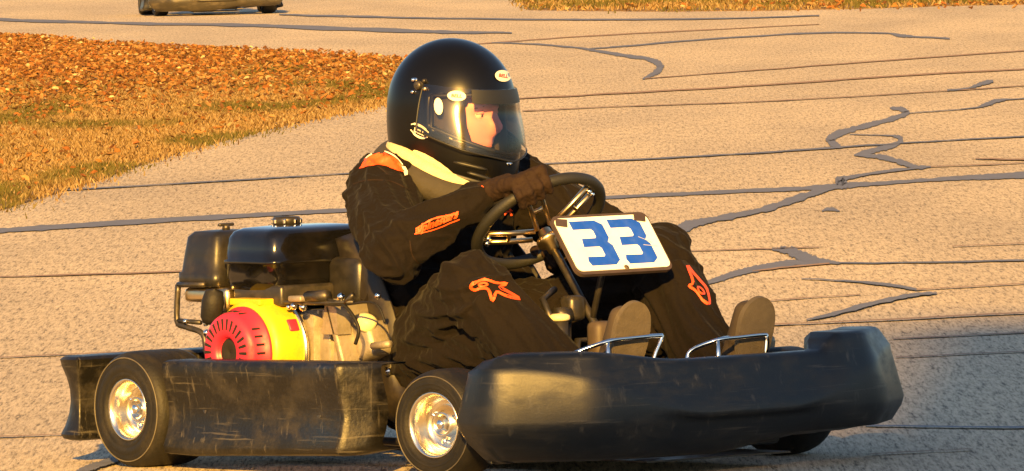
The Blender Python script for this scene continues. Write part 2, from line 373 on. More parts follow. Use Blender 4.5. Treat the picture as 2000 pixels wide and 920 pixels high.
# tar-sealed cracks: centre lines read off the photo (x, y, thickness in pixels), laid flat on the track
LINES = [
 [(-80,455,9),(0,450,10),(200,437,11),(400,425,10),(680,410,8),(950,396,7),(1190,385,7),(1400,375,8),(1560,368,9),(1650,362,11),(1730,357,8),(1800,352,7),(1880,347,10),(1950,344,13),(2080,337,12)],
 [(-80,542,3),(0,540,3),(340,530,4),(900,508,3),(1365,489,2.5),(1520,485,3),(1600,482,2)],
 [(-80,700,2),(0,697,2),(95,693,3),(420,680,2)], [(-80,854,3),(0,852,3),(110,848,3),(230,843,3)],
 [(100,372,2.5),(400,355,3),(690,338,3),(900,328,3),(1090,318,3),(1300,308,4),(1500,297,4),(1640,287,5),(1780,278,3),(2080,261,4)],
 [(-80,36,6),(0,38,6),(200,44,6),(500,50,6),(820,61,8),(1000,64,3)],
 [(545,28,4),(700,32,5),(900,36,4),(1150,38,4),(1400,36,4),(1600,30,3)],
 [(820,92,2),(970,83,3),(1100,73,3),(1300,62,3),(1600,47,2)],
 [(960,83,3),(1060,87,4),(1140,95,5),(1220,108,7),(1265,115,9),(1287,125,14),(1287,136,14),(1272,146,9),(1255,154,4)],
 [(1150,95,3),(1220,90,4),(1400,75,4),(1600,64,4),(1730,65,4),(1755,69,7),(1800,72,4),(1855,75,5)],
 [(1260,153,2),(1500,135,2.5),(1700,120,3),(2080,93,3)],
 [(820,202,3),(1020,192,3),(1200,182,4),(1500,165,4),(1800,145,4),(2080,131,4)],
 [(1020,216,2),(1200,208,2),(1500,197,2),(1800,180,2),(2080,161,2)],
 [(1850,176,5),(1890,172,4),(1920,162,9),(1940,158,5)],
 [(1738,211,4),(1760,213,10),(1771,220,10),(1745,231,10),(1700,243,10),(1660,254,13),(1632,263,17),(1622,275,17),(1640,286,9)],
 [(1660,262,2),(1730,264,3),(1758,269,9),(1752,280,11),(1720,290,11),(1685,299,9),(1668,303,4)],
 [(1670,302,4),(1700,304,9),(1730,308,10),(1765,318,12),(1790,326,9),(1818,325,3)],
 [(1818,326,3),(1740,333,6),(1670,344,7),(1640,352,16),(1650,360,16),(1620,367,10),(1560,386,13),(1490,409,13),(1400,427,12),(1350,438,18),(1322,452,24),(1312,468,20),(1320,500,12)],
 [(1775,221,2),(1895,211,3),(1930,202,9),(1950,196,8),(1980,193,3),(2080,187,2)],
 [(1818,325,2),(2080,314,2)], [(1905,309,3),(1950,310,4),(2080,312,4)],
 [(1340,562,8),(1390,549,10),(1440,533,13),(1490,522,14),(1550,513,13),(1600,512,8)],
 [(1508,486,5),(1540,489,18),(1560,497,22),(1590,507,16),(1625,512,8),(1660,513,4),(1800,512,4),(2080,506,5)],
 [(1470,529,3),(1540,521,4),(1620,514,4)],
 [(1565,543,2),(1650,548,4),(1730,555,6),(1790,565,5)],
 [(1790,565,3),(2080,549,3)], [(1575,624,3),(1630,612,9),(1700,593,9),(1780,576,8),(1830,572,4)],
 [(1480,634,4),(1700,625,4),(2080,606,4)], [(1745,661,3),(2080,645,3)], [(1750,697,2.5),(2080,682,2.5)],
 [(1480,588,2),(1680,574,2)], [(1690,830,4),(1850,833,4),(2080,834,5)], [(1700,886,1.6),(1800,881,2.5),(1900,876,1.6)],
 [(150,922,10),(190,908,16),(225,897,12),(245,892,5)], [(1860,480,2),(2080,470,2)], [(1605,411,3),(1622,408,8),(1640,412,3)],
]
for li, L in enumerate(LINES):
    P = spline([(x, y, w) for x, y, w in L], 18); V, F = [], []; thin = max(q[2] for q in L) < 5
    for i, p in enumerate(P):
        a, b = P[max(0, i-1)], P[min(len(P)-1, i+1)]; t = Vector((b.x-a.x, b.y-a.y)).normalized(); nn = Vector((-t.y, t.x))
        # grazing view: the rough edge of the poured tar
        w = max(1.5, p.z*(.66 if p.z < 5 else .88))*(1+.35*noise.noise(Vector((i*.21, li*9.1, 0)))+.38*noise.noise(Vector((i*.83, li*9.1, 4))))
        z = .004 + .0004*(li % 7); jt = .9*noise.noise(Vector((i*.17, li*3.3, 8)))
        V += [ground(p.x+nn.x*w/2, p.y+nn.y*w/2+jt, z), ground(p.x-nn.x*w/2, p.y-nn.y*w/2+jt, z)]
        if i: F.append((2*i-2, 2*i-1, 2*i+1, 2*i))
    mk('crack_line' if thin else 'crack_seal', (V, F), 'crack_dirt' if thin else 'sealant', road, smooth=False)

# ---- grass verges
def in_poly(P, x, y):
    P = np.array(P); n = len(P); ins = np.zeros(len(x), bool); j = n-1
    for i in range(n):
        c = ((P[i, 1] > y) != (P[j, 1] > y)) & (x < (P[j, 0]-P[i, 0])*(y-P[i, 1])/(P[j, 1]-P[i, 1]+1e-12)+P[i, 0]); ins ^= c; j = i
    return ins
def noise2(x, y, s, seed=0): return np.array([noise.noise(Vector((a*s[0], b*s[1], seed))) for a, b in zip(x, y)])
def card_mesh(name, V, nper, faces_per, cols, m, label, cat):
    """V: (N, nper, 3) little leaves or blades, joined"""
    N = len(V); me = bpy.data.meshes.new(name); allv = V.reshape(-1, 3)
    F = [tuple(int(i*nper+k) for k in f) for i in range(N) for f in faces_per]
    me.from_pydata(allv.tolist(), [], F); me.update()
    at = me.color_attributes.new('tint', 'FLOAT_COLOR', 'POINT')
    cc = np.repeat(np.concatenate([cols, np.ones((N, 1))], 1), nper, 0); at.data.foreach_set('color', cc.ravel().astype(np.float32))
    me.materials.append(MATS[m]); o = bpy.data.objects.new(name, me); COL.objects.link(o); tag(o, label, cat, kind='stuff'); return o
def grass(poly, name, dens, hgt, label, green):
    P = np.array([(p.x, p.y) for p in poly]); x0, y0 = P.min(0); x1, y1 = P.max(0); N = int((x1-x0)*(y1-y0)*dens)
    x = rng.uniform(x0, x1, N); y = rng.uniform(y0, y1, N); k = in_poly(P, x, y); x, y = x[k], y[k]
    k = np.abs(x/y) < .062; x, y = x[k]+rng.normal(0, .07, k.sum()), y[k]+rng.normal(0, .6, k.sum()); N = len(x)
    cl = noise2(x, y, (1.6, .35)); cl2 = noise2(x, y, (6, 1.5), 5)
    th = rng.uniform(0, 2*np.pi, N); h = hgt*rng.uniform(.35, 1.15, N)*(1+.5*cl2); w = rng.uniform(.0022, .0052, N)*(y/50)
    lean = rng.uniform(.2, 1.1, N)*h; la = rng.uniform(0, 2*np.pi, N)
    b = np.stack([x, y, np.full(N, .010)], 1); d = np.stack([np.cos(th), np.sin(th)*.4, 0*th], 1)*w[:, None]
    tip = b+np.stack([np.cos(la)*lean, np.sin(la)*lean, h], 1); mid = (b+tip)/2+np.stack([0*h, 0*h, h*.12], 1)
    V = np.stack([b-d, b+d, mid+d*.8, mid-d*.8, tip], 1)
    straw = np.array([.165, .108, .046]); tan = np.array([.23, .165, .09]); gr = np.array([.050, .050, .009]); dk = np.array([.065, .034, .010])
    r = rng.random(N)[:, None]; c = np.where(r < .45, straw, np.where(r < .78, tan, dk))
    g = np.clip((cl-.12+green)*3, 0, .85)[:, None]*(rng.random(N)[:, None] < .85); c = c*(1-g)+gr*g
    c *= rng.uniform(.7, 1.15, (N, 1))
    return card_mesh(name, V, 5, [(0, 1, 2, 3), (3, 2, 4)], c, 'grass_blades', label, 'grass')
def leaves(poly, name, dens, dfun, label, size=(.008, .025)):
    P = np.array([(p.x, p.y) for p in poly]); x0, y0 = P.min(0); x1, y1 = P.max(0); N = int((x1-x0)*(y1-y0)*dens)
    x = rng.uniform(x0, x1, N); y = rng.uniform(y0, y1, N); k = in_poly(P, x, y); x, y = x[k], y[k]
    k = (np.abs(x/y) < .062) & (rng.random(len(x)) < dfun(x, y)); x, y = x[k], y[k]; N = len(x)
    V = np.zeros((N, 7, 3)); out = [(-1, 0, 0), (-.35, .62, .25), (.45, .55, .3), (1, .05, .1), (.5, -.6, .28), (-.3, -.55, .22), (0, 0, -.12)]
    for i in range(N):
        s = rng.uniform(*size); q = Matrix.Rotation(rng.uniform(0, 6.28), 3, 'Z') @ Matrix.Rotation(rng.normal(0, .55), 3, 'X') @ Matrix.Rotation(rng.normal(0, .45), 3, 'Y')
        o = Vector((x[i], y[i], .03+rng.random()*.045))
        V[i] = [tuple(o+q @ Vector((a*s*rng.uniform(.75, 1.2), b*s*rng.uniform(.7, 1.2), c*s*1.4))) for a, b, c in out]
    pal = np.array([[.19, .072, .020], [.175, .088, .028], [.24, .135, .055], [.095, .040, .014], [.34, .25, .14], [.19, .088, .022]])
    c = pal[rng.choice(6, N, p=[.22, .2, .18, .2, .06, .14])]*rng.uniform(.75, 1.2, (N, 1))
    return card_mesh(name, V, 7, [(0, 1, 6), (1, 2, 6), (2, 3, 6), (3, 4, 6), (4, 5, 6), (5, 0, 6)], c, 'leaf_litter', label, 'leaves')
def verge(name, pxs, zt=.010):
    P = [ground(x, y) for x, y in pxs]; n = len(P); cen = sum(P, Vector())/n
    V = [p.copy() for p in P] + [Vector((p.x, p.y, zt))+(cen-p).normalized()*.04 for p in P]
    for v in V[:n]: v.z = -.01
    o = mk(name, (V, [(i, (i+1) % n, n+(i+1) % n, n+i) for i in range(n)]+[tuple(range(n, 2*n))]), 'straw_soil', smooth=False)
    o['kind'] = 'structure'; return P
edge = [(-420,70),(-100,74),(0,80),(100,86),(220,96),(350,104),(480,110),(620,115),(740,122),(800,132),(850,152),(835,172),(800,190),(750,207),(640,229),(560,246),(480,265),(400,286),(330,306),(250,332),(190,354),(120,376),(60,394),(0,412),(-100,445),(-420,560)]
V1 = verge('grass_verge', edge)
grass(V1, 'dry_grass', 2300, .030, 'dry straw-coloured grass on the verge inside the bend', 0.06)
ymin, ymax = min(p.y for p in V1), max(p.y for p in V1)
leaves(V1, 'fallen_leaves', 620, lambda x, y: np.clip(.025+.95*np.clip((y-56)/16, 0, 1)**1.5*np.clip((-x+.2)/3.4, .12, 1)*(1+1.2*noise2(x, y, (1.4, .22), 3)), .012, .95), 'drift of orange-brown fallen leaves on the dry grass verge')
edge2 = [(1030,20),(1150,22),(1300,23),(1500,21),(1700,17),(1850,12),(2000,9),(2150,6),(2150,-60),(1000,-60),(1010,4)]
V2 = verge('far_verge', edge2)
grass(V2, 'far_grass', 260, .05, 'strip of green and straw grass beyond the far edge of the track', .30)
edge3 = [(1000,30),(1500,28),(2150,22),(2150,4),(1500,14),(1000,20)]
leaves([ground(x, y) for x, y in edge3], 'scattered_leaves', 10, lambda x, y: .2+.7*(x > 2), 'few brown leaves blown along the far edge of the track', (.018, .038))

# ---- unseen building, added behind the camera to shade the kart's nose and the road
BY = -14.0
def shade_pt(p): # where the sun ray through p crosses the building's front
    t = (p.y-BY)/(-SUN.y); return p + SUN*t
pa = shade_pt(Vector((.44, 23.6, .25))); pb = shade_pt(Vector((1.10, 30.5, 0)))
bld = empty('shade_caster_building', Matrix.Translation((pa.x, BY, 0)))
def bb(x0, x1, y0, y1, z0, z1): return rbox(((x0+x1)/2, (y0+y1)/2, (z0+z1)/2), (x1-x0, y1-y0, z1-z0), 0)
stepx = pb.x-pa.x
mk('wall', bb(stepx, 16, -8, 0, -.04, pb.z-.25), 'concrete', bld, False)
sp_ = xf(poly_prism([(stepx-.003, -.04), (stepx-.003, pa.z), (0, pa.z), (-.62, pa.z-.20), (-.62, -.04)], .05, 4), Matrix.Rotation(R(90), 4, 'X'))  # slanted outline shaped to set the edge of the cast shade
mk('shade_edge_block', sp_, 'concrete', bld, False)
mk('roof', bb(stepx-.01, 16.2, -8.2, .2, pb.z-.247, pb.z), 'roofing', bld, False)
for fl in range(3):
    for k in range(5):
        x = stepx+1.2+k*2.9; z = .9+fl*3.0
        w = mk('window', bb(x, x+1.7, -.02, .05, z, z+1.4), 'white_print', bld, False)
        mk('pane', bb(x+.08, x+1.62, .052, .06, z+.08, z+1.32), 'window_glass', w, False)
tag(bld, 'added shade caster, a grey flat-roofed concrete building behind the camera', 'building')

# ================================================================== the go-kart
def build_kart():
    K = empty('go_kart', KM)
    # -- wheels
    def wheel(x, y, rad, wid, rim_r, side, steer):
        w = wid/2; o = -side   # profile drawn with outside at -Y for side=-1
        s = side
        rp = [(.004, w-.050), (.020, w-.050), (.022, w-.030), (.030, w-.030), (.032, w-.052), (rim_r-.018, w-.058), (rim_r-.012, w-.040), (rim_r-.010, w-.012), (rim_r-.004, w-.004),
              (rim_r, w-.001), (rim_r+.002, w-.006), (rim_r-.004, w-.014), (rim_r-.006, -w+.014), (rim_r+.002, -w+.004), (rim_r-.006, -w+.002), (rim_r-.014, -w+.02), (.03, -w+.03), (.004, -w+.03)]
        W = mk('wheel', lathe([(r, s*h) for r, h in rp], 44), 'alloy', K)
        tp = [(rim_r-.002, w-.010), (rim_r+.006, w+.001), (rim_r+.014, w+.005), (rim_r+.017, w+.003), (rim_r+.020, w+.006), (rad-.032, w+.006), (rad-.028, w+.003), (rad-.024, w+.005), (rad-.012, w-.002), (rad-.004, w-.012), (rad, w-.028),
              (rad+.001, w*.4), (rad+.001, -w*.4), (rad, -w+.028), (rad-.004, -w+.012), (rad-.012, -w+.002), (rad-.03, -w-.005), (rim_r+.01, -w-.002), (rim_r-.002, -w+.008)]
        mk('tyre', lathe([(r, s*h) for r, h in tp], 56, close_ends=False), 'rubber', W)
        mk('sidewall_highlight', tube([(math.cos(2*math.pi*k/56)*(rad-.015), s*(w+.0015), math.sin(2*math.pi*k/56)*(rad-.015)) for k in range(56)], .0017, 6, closed=True), 'edge_highlight', W)  # thin pale ring standing in for the sidewall edge highlight
        hub = [(.0, w-.020), (.010, w-.020), (.013, w-.026), (.014, w-.049)]
        mk('hub', lathe([(max(r, .001), s*h) for r, h in hub], 20), 'chrome', W)
        for k in range(3):
            a = 2*math.pi*k/3+.5
            mk('wheel_nut', lathe([(.001, s*(w-.036)), (.007, s*(w-.037)), (.008, s*(w-.042)), (.008, s*(w-.055))], 6, org=(.040*math.cos(a), 0, .040*math.sin(a))), 'chrome', W)
        # valve
        mk('valve', tube([(rim_r*.72, s*(w-.05), .02), (rim_r*.70, s*(w-.02), .02)], .004, 8), 'chrome', W)
        W.location = (x, y, rad+.0005); W.rotation_euler = (0, 0, steer)
        return W
    wheel(0, -.575, .140, .180, .074, -1, 0); wheel(0, .575, .140, .180, .074, 1, 0)
    wheel(1.06, -.515, .129, .125, .0765, -1, R(9)); wheel(1.06, .515, .129, .125, .0765, 1, R(8))
    # -- chassis
    rails = []
    for s in (-1, 1):
        rails.append(tube(spline([(-.16, .30*s, .075), (.2, .32*s, .06), (.6, .30*s, .055), (.95, .22*s, .055), (1.25, .2*s, .06), (1.42, .17*s, .07)], 6), .015, 10))
        rails.append(tube([(.25, .32*s, .06), (.30, .63*s, .09), (.30, .650*s, .15)], .010, 8)); rails.append(tube([(.72, .29*s, .06), (.74, .62*s, .09), (.74, .650*s, .15)], .010, 8))
        rails.append(tube(spline([(.95, .22*s, .055), (1.04, .36*s, .10), (1.06, .46*s, .128)], 5), .014, 8))
        rails.append(tube([(1.40, .18*s, .07), (1.44, .2*s, .14)], .012, 8)); rails.append(tube([(-.14, .30*s, .075), (-.27, .34*s, .14)], .013, 8))
        rails.append(tube([(.30, .19*s, .33), (.05, .30*s, .09)], .009, 8))
    rails.append(tube([(-.14, -.3, .075), (-.14, .3, .075)], .014, 8)); rails.append(tube([(.6, -.3, .055), (.6, .3, .055)], .014, 8)); rails.append(tube([(1.42, -.17, .07), (1.42, .17, .07)], .014, 8))
    mk('chassis_frame', add(*rails), 'chassis_paint', K)
    mk('rear_axle', tube([(0, -.50, .14), (0, .50, .14)], .020, 14), 'steel_dark', K)
    mk('floor_pan', rbox((1.02, 0, .034), (.80, .44, .004), 0), 'steel_dark', K, False)
    mk('brake_disc', lathe([(.03, .20), (.09, .20), (.09, .206), (.03, .206)], 30, org=(0, 0, .14)), 'steel_dark', K)
    # -- side pods: waisted panels with bent ends
    for s in (-1, 1):
        # stations along the kart: x, outward y, z bottom, z top
        st = [(.143, .655, .050, .256), (.150, .666, .042, .260), (.163, .676, .040, .262), (.170, .671, .040, .262), (.26, .673, .038, .264), (.42, .674, .044, .267), (.62, .674, .050, .270), (.824, .672, .056, .272), (.832, .679, .056, .273), (.840, .676, .056, .273), (.847, .662, .057, .272), (.866, .620, .064, .270), (.884, .580, .070, .268)]
        V, F = [], []; prof = [(-.075, 1.0), (-.02, 1.0), (-.005, .985), (.0, .94), (-.006, .80), (-.018, .55), (-.020, .40), (-.012, .22), (.0, .08), (-.004, .02), (-.02, .0), (-.07, .0)]
        n = len(prof)
        for x, y, z0, z1 in st:
            for dy, t in prof: V.append(Vector((x, s*(y+dy), z0+(z1-z0)*t)))
        for i in range(len(st)-1):
            for k in range(n-1):
                q = (i*n+k, i*n+k+1, (i+1)*n+k+1, (i+1)*n+k); F.append(q if s > 0 else q[::-1])
        solid(mk('side_pod', (V, F), 'worn_plastic', K), .004, 0)
    # -- rear bumper: deep waisted moulding, open to neither side
    V, F = [], []; hw, x0, x1 = .662, -.305, -.200
    def rb(t): # waist: inset by height
        return .020*math.sin(math.pi*min(1, max(0, (t-.06)/.88)))**.8
    ts = [0, .02, .07, .18, .32, .46, .60, .74, .88, .96, .99, 1.0]; ins = [.016, .006, 0, 0, 0, 0, 0, 0, 0, .003, .009, .020]
    ol0 = []
    for t, e in zip(ts, ins):
        g = rb(t)+e; z = .058+(.263-.058)*t; loop = []
        for (sx, sy, a0) in ((1, -1, 270), (1, 1, 0), (-1, 1, 90), (-1, -1, 180)):
            r = .006 if sx > 0 else .045
            for k in range(4):
                a = R(a0+k*30); cx = (x1-g-r) if sx > 0 else (x0+g+r); cy = sy*(hw-g-r); loop.append(Vector((cx+r*math.cos(a), cy+r*math.sin(a), z)))
        V += loop
    m_ = 16
    for i in range(len(ts)-1):
        for k in range(m_): F.append((i*m_+k, i*m_+(k+1) % m_, (i+1)*m_+(k+1) % m_, (i+1)*m_+k))
    F.append(tuple(range(m_))[::-1]); F.append(tuple((len(ts)-1)*m_+k for k in range(m_)))
    edge_split(mk('rear_bumper', (V, F), 'worn_plastic', K), 38)
    for s in (-1, 1): mk('bumper_bracket', tube([(-.14, .26*s, .10), (-.22, .30*s, .14)], .014, 8), 'chassis_paint', K)
    # -- nose fairing: wrap-round, raised in front of each wheel
    pl = [(1.242, .572), (1.245, .590), (1.264, .598), (1.314, .604), (1.342, .590), (1.386, .536), (1.436, .474), (1.476, .420), (1.489, .36), (1.498, .28), (1.503, .2), (1.508, .1), (1.510, 0)]
    pl = [Vector((x, -y, 0)) for x, y in pl] + [Vector((x, y, 0)) for x, y in pl[-2::-1]]
    pl = spline(pl, 4); V, F = [], []
    n = 15
    for i, p in enumerate(pl):
        a, b = pl[max(0, i-1)], pl[min(len(pl)-1, i+1)]; t = (b-a).normalized(); nn = Vector((t.y, -t.x, 0))
        ay = abs(p.y); rs = min(1, max(0, (ay-.27)/.055)) if p.y > 0 else min(1, max(0, (ay-.14)/.30)); rs = rs*rs*(3-2*rs); z1 = .269+(.040 if p.y > 0 else .028)*rs
        if p.x < 1.36: z1 -= (1.36-p.x)*.17
        z0 = .072; wd = 1.0 if p.x > 1.32 else (.5 if p.x > 1.28 else .22); zb = .048+.030*min(1, max(0, (p.y+.05)/.25)); dep = .55+.45*rs
        f = min(1, max(0, (ay-.12)/.46)); f = f*f*(3-2*f); zr = .150+.115*f; zr = min(zr, z1-.022); rd = .026-.016*f   # ridge: low in the middle, high at the ends
        up = (-.014, z1-.006); lo = (.012+.022*f, .125)
        prof = [(-.115, z1-.014), (-.095, z1), (-.03, z1), (-.020, z1-.0015), up, (up[0]+(rd-up[0])*.12, up[1]+(zr-up[1])*.12), (up[0]+(rd-up[0])*.85, up[1]+(zr-up[1])*.85), (rd, zr), (rd+.0015, zr-.012), (lo[0]+.006, lo[1]+.02), lo, (.0+.012*f, .092), (-.030, zb+.010), (-.075, zb+.002), (-.12, zb)]
        for d, z in prof:
            dd = d if d > -.02 else -.02+(d+.02)*dep*wd
            V.append(Vector((p.x+nn.x*dd, p.y+nn.y*dd, z)))
    N = len(pl)
    for i in range(N-1):
        for k in range(n-1): F.append((i*n+k, (i+1)*n+k, (i+1)*n+k+1, i*n+k+1))
    F.append(tuple(range(n))); F.append(tuple((N-1)*n+k for k in range(n))[::-1])
    solid(mk('nose_fairing', (V, F), 'nose_plastic', K), .004, -1)
    # -- bucket seat
    path = spline([(.235, 0, .53), (.258, 0, .43), (.295, 0, .30), (.345, 0, .17), (.43, 0, .095), (.56, 0, .075), (.70, 0, .115)], 4)
    T, U = frames(path); V, F = [], []; m_ = 17; N = len(path)
    for i, p in enumerate(path):
        f = i/(N-1); nn = Vector((-T[i].z, 0, T[i].x)); nn = nn if nn.x > 0 or nn.z > 0 else -nn
        hw = .225+.022*math.sin(f*math.pi); dep = .11+.125*max(0, math.sin(min(1, f*1.25)*math.pi)) if f < .8 else .11
        dep = max(dep, .05)
        for k in range(m_):
            a = -1+2*k/(m_-1); yy = hw*math.copysign(min(1, abs(a)*1.35)**.85, a); up = dep*max(0, (abs(a)-.55)/.45)**1.25
            V.append(p + Vector((0, yy, 0)) + nn*up)
    for i in range(N-1):
        for k in range(m_-1): F.append((i*m_+k, i*m_+k+1, (i+1)*m_+k+1, (i+1)*m_+k))
    seat = solid(mk('seat', (V, F), 'seat_shell', K), .006, 0)
    for s in (-1, 1): mk('seat_bolt', lathe([(.001, 0), (.010, 0), (.011, s*.006), (.001, s*.010)], 10, org=(.50, s*.252, .225)), 'chrome', seat)
    # -- steering
    tau = R(50); n_ = Vector((-math.cos(tau), 0, math.sin(tau))); e1 = Vector((0, 1, 0)); e2 = Vector((math.sin(tau), 0, math.cos(tau)))
    C = Vector((.772, 0, .578)); RW = .162; st_ang = R(38)
    rim = []
    for k in range(72):
        a = 2*math.pi*k/72; rim.append(C + (e1*math.cos(a)+e2*math.sin(a))*RW)
    sw = mk('steering_wheel', tube(rim, .0145, 12, closed=True), 'grip', K)
    for k, a in enumerate((R(18), R(162), R(90))):
        a += st_ang; d = e1*math.cos(a)+e2*math.sin(a); t = n_.cross(d)
        q = C-n_*.035; A = [q+d*.03, q+d*.09+n_*.014, C+d*(RW-.004)]
        mk('spoke', add(tube([p+t*.017 for p in A], .0065, 8), tube([p-t*.017 for p in A], .0065, 8), tube([A[2]-d*.012+t*.018, A[2]-d*.012-t*.018], .007, 8), tube([A[1]+t*.018, A[1]-t*.018], .005, 8)), 'gold_lit_alloy', sw)
        for sg in (-1, 1): mk('spoke_bolt', xf(lathe([(.001, .0), (.006, .0), (.006, .012), (.001, .014)], 8, axis='Z'), Matrix.Translation(A[2]-d*.014+t*.010*sg-n_*.006) @ (-n_).to_track_quat('Z', 'Y').to_matrix().to_4x4()), 'chrome', sw)
    hubm = Matrix.Translation(C-n_*.06) @ n_.to_track_quat('Z', 'Y').to_matrix().to_4x4()
    mk('hub', xf(lathe([(.001, -.03), (.015, -.03), (.017, -.010), (.030, -.006), (.031, .006), (.018, .010), (.016, .03), (.001, .030)], 20, axis='Z'), hubm), 'gold_lit_alloy', sw)
    mk('steering_column', add(tube([C-n_*.05, C-n_*.30, C-n_*.52], .010, 10), tube([(1.02, -.13, .07), (.97, -.05, .30), (.97, .05, .30), (1.02, .13, .07)], .009, 8),
        tube([(.96, 0, .33), (1.0, 0, .44), (1.025, 0, .50)], .008, 8)), 'steel_dark', K)
    mk('tie_rod', add(tube([(1.10, -.44, .12), (1.10, -.02, .11)], .007, 8), tube([(1.10, .44, .12), (1.10, .02, .11)], .007, 8)), 'chrome', K)
    clamp = mk('column_clamp', add(rbox((.93, -.03, .375), (.05, .05, .06), .012), lathe([(.001, 0), (.02, .0), (.02, .04), (.001, .045)], 14, org=(.95, -.10, .36)), tube([(.90, -.06, .42), (.94, -.13, .40), (.99, -.14, .34)], .008, 8), tube([(.93, -.05, .36), (.99, -.10, .27), (1.05, -.10, .20)], .012, 8)), 'steel_dark', K)
    mk('brake_cylinder', add(rbox((1.10, -.085, .30), (.05, .06, .10), .014), tube([(1.08, -.07, .20), (1.10, -.08, .27)], .016, 10)), 'brown_part', K)
    mk('reservoir_cap', lathe([(.001, .0), (.024, .0), (.027, .004), (.026, .012), (.018, .016), (.001, .017)], 18, axis='Z', org=(.985, -.118, .350)), 'pale_part', K)
    mk('reservoir', lathe([(.001, -.10), (.020, -.10), (.022, -.06), (.022, 0), (.001, .0)], 18, axis='Z', org=(.985, -.118, .351)), 'steel_dark', K)
    # -- number plate on the steering fairing
    pt, pbm = Vector((.981, 0, .592)), Vector((1.078, 0, .466)); dn = (pbm-pt); ph = dn.length; dn.normalize()
    nf = Vector((-dn.z, 0, dn.x)); pc = (pt+pbm)/2; pw = .288; ctr = Vector((0, .013, 0))
    PM = Matrix.Identity(4)
    for i in range(3): PM[i][0] = (0, 1, 0)[i]; PM[i][1] = -dn[i]; PM[i][2] = nf[i]; PM[i][3] = (pc+ctr)[i]
    def rr(w, h, r, off=(0, 0)):
        P = []
        for sx, sy, a0 in ((1, 1, 0), (-1, 1, 90), (-1, -1, 180), (1, -1, 270)):
            for k in range(5): a = R(a0+k*22.5); P.append((sx*(w/2-r)+r*math.cos(a)+off[0], sy*(h/2-r)+r*math.sin(a)+off[1]))
        return P
    npl = edge_split(mk('number_plate', xf(poly_prism(rr(pw+.008, ph+.013, .020), -.010, 0), PM), 'plate_edge', K))
    mk('plate_face', xf(poly_prism(rr(pw-.002, ph-.004, .016), .0002, .002), PM), 'plate_white', npl, False)
    D = [(0, 1), (.80, 1), (1, .90), (1, .60), (.90, .515), (1, .43), (1, .10), (.82, 0), (.05, 0), (0, .11), (.05, .20), (.57, .19), (.62, .23), (.62, .38), (.57, .42), (.08, .42), (.14, .605), (.57, .605), (.62, .645), (.62, .77), (.57, .815), (0, .815)]
    for x0 in (-.100, .016):
        mk('digit', xf(poly_prism([(x0+u*.096, -.064+v*.130) for u, v in D], .0022, .0032), PM), 'plate_blue', npl, False)
    for x, y in ((-.125, .062), (.118, .066)):
        mk('corner_tape', xf(poly_prism([(x-.020, y-.006), (x+.012, y-.012), (x+.022, y+.010), (x-.012, y+.014)], .0035, .0045), PM), 'plate_edge', npl, False)
    mk('plate_screw', xf(lathe([(.001, .0045), (.006, .004), (.008, .0015)], 10, axis='Z', org=(.005, -ph/2+.006, 0)), PM), 'brown_part', npl)
    for (a, b) in (((.085, .012), (.118, -.006)), ((.088, -.012), (.128, -.018))):
        A, B = Vector((*a, .0036)), Vector((*b, .0036)); t = (B-A).normalized(); q = Vector((-t.y, t.x, 0))*.0005
        mk('scratch', xf(([A-q, A+q, B+q, B-q], [(0, 1, 2, 3)]), PM), 'white_print', npl, False)
    # -- pedals: bent bars in front of the soles
    for s, pts in ((-1, [(1135, 715), (1142, 694), (1187, 667), (1225, 661), (1284, 656), (1292, 660), (1280, 690), (1274, 715)]), (1, [(1368, 710), (1376, 686), (1402, 664), (1440, 659), (1490, 654), (1497, 659), (1496, 684), (1496, 705)])):
        P = [kx(x, y, X=1.305) for x, y in pts]
        for i in (0, 1): P[i].x -= .05
        ped = mk('pedal', tube(spline(P, 4), .0055, 8), 'chrome', K)
        b0 = P[-1]; b1 = P[2].copy(); b1.z -= .05
        mk('pedal_arm', add(tube([P[2], b1, (1.30, b1.y, .06)], .0055, 8), tube([b0, (1.30, b0.y, .06)], .0055, 8), tube([P[0], (1.25, P[0].y, .06)], .0055, 8), tube([(1.30, b1.y-.05, .06), (1.30, b0.y+.02, .06)], .009, 8)), 'chrome', ped)
    # -- engine
    ex, ez = .205, .285
    E = mk('engine', add(rbox((ex+.02, -.275, .235), (.22, .15, .27), .02), rbox((ex+.115, -.27, .27), (.11, .12, .13), .012), rbox((ex+.155, -.255, .20), (.07, .13, .16), .012),
        lathe([(.085, -.36), (.100, -.355), (.100, -.33), (.07, -.325)], 28, org=(ex, 0, ez)), tube([(ex+.10, -.30, .10), (ex+.10, -.30, .37)], .022, 10), tube([(ex+.14, -.22, .12), (ex+.14, -.22, .35)], .018, 10)), 'cast_alloy', K)
    edge_split(E, 40)
    for k in range(6): mk('cooling_fin', rbox((ex+.10+.022*k, -.255, .335), (.006, .15, .075), .002, 1), 'cast_alloy', E, False)
    for k in range(3): mk('case_rib', rbox((ex+.125+.0*k, -.315+.045*k, .23), (.135, .008, .17), .003, 1), 'cast_alloy', E, False)
    mk('oil_cap', xf(lathe([(.001, 0), (.022, .0), (.024, .006), (.024, .028), (.014, .032), (.001, .032)], 12, axis='Z'), Matrix.Translation(kx(712, 640, Y=-.30)) @ Matrix.Rotation(R(35), 4, 'Y')), 'pale_part', E)
    mk('tank_mount', rbox((ex-.01, -.315, .408), (.19, .19, .05), .008), 'steel_dark', E)
    mk('rocker_cover', xf(rbox((0, 0, 0), (.10, .10, .085), .014), Matrix.Translation(kx(730, 668, Y=-.26)) @ Matrix.Rotation(R(-20), 4, 'Y')), 'cast_alloy', E)
    mk('cylinder_flange', xf(rbox((0, 0, 0), (.018, .12, .15), .006), Matrix.Translation(kx(690, 650, Y=-.30)) @ Matrix.Rotation(R(-20), 4, 'Y')), 'cast_alloy', E)
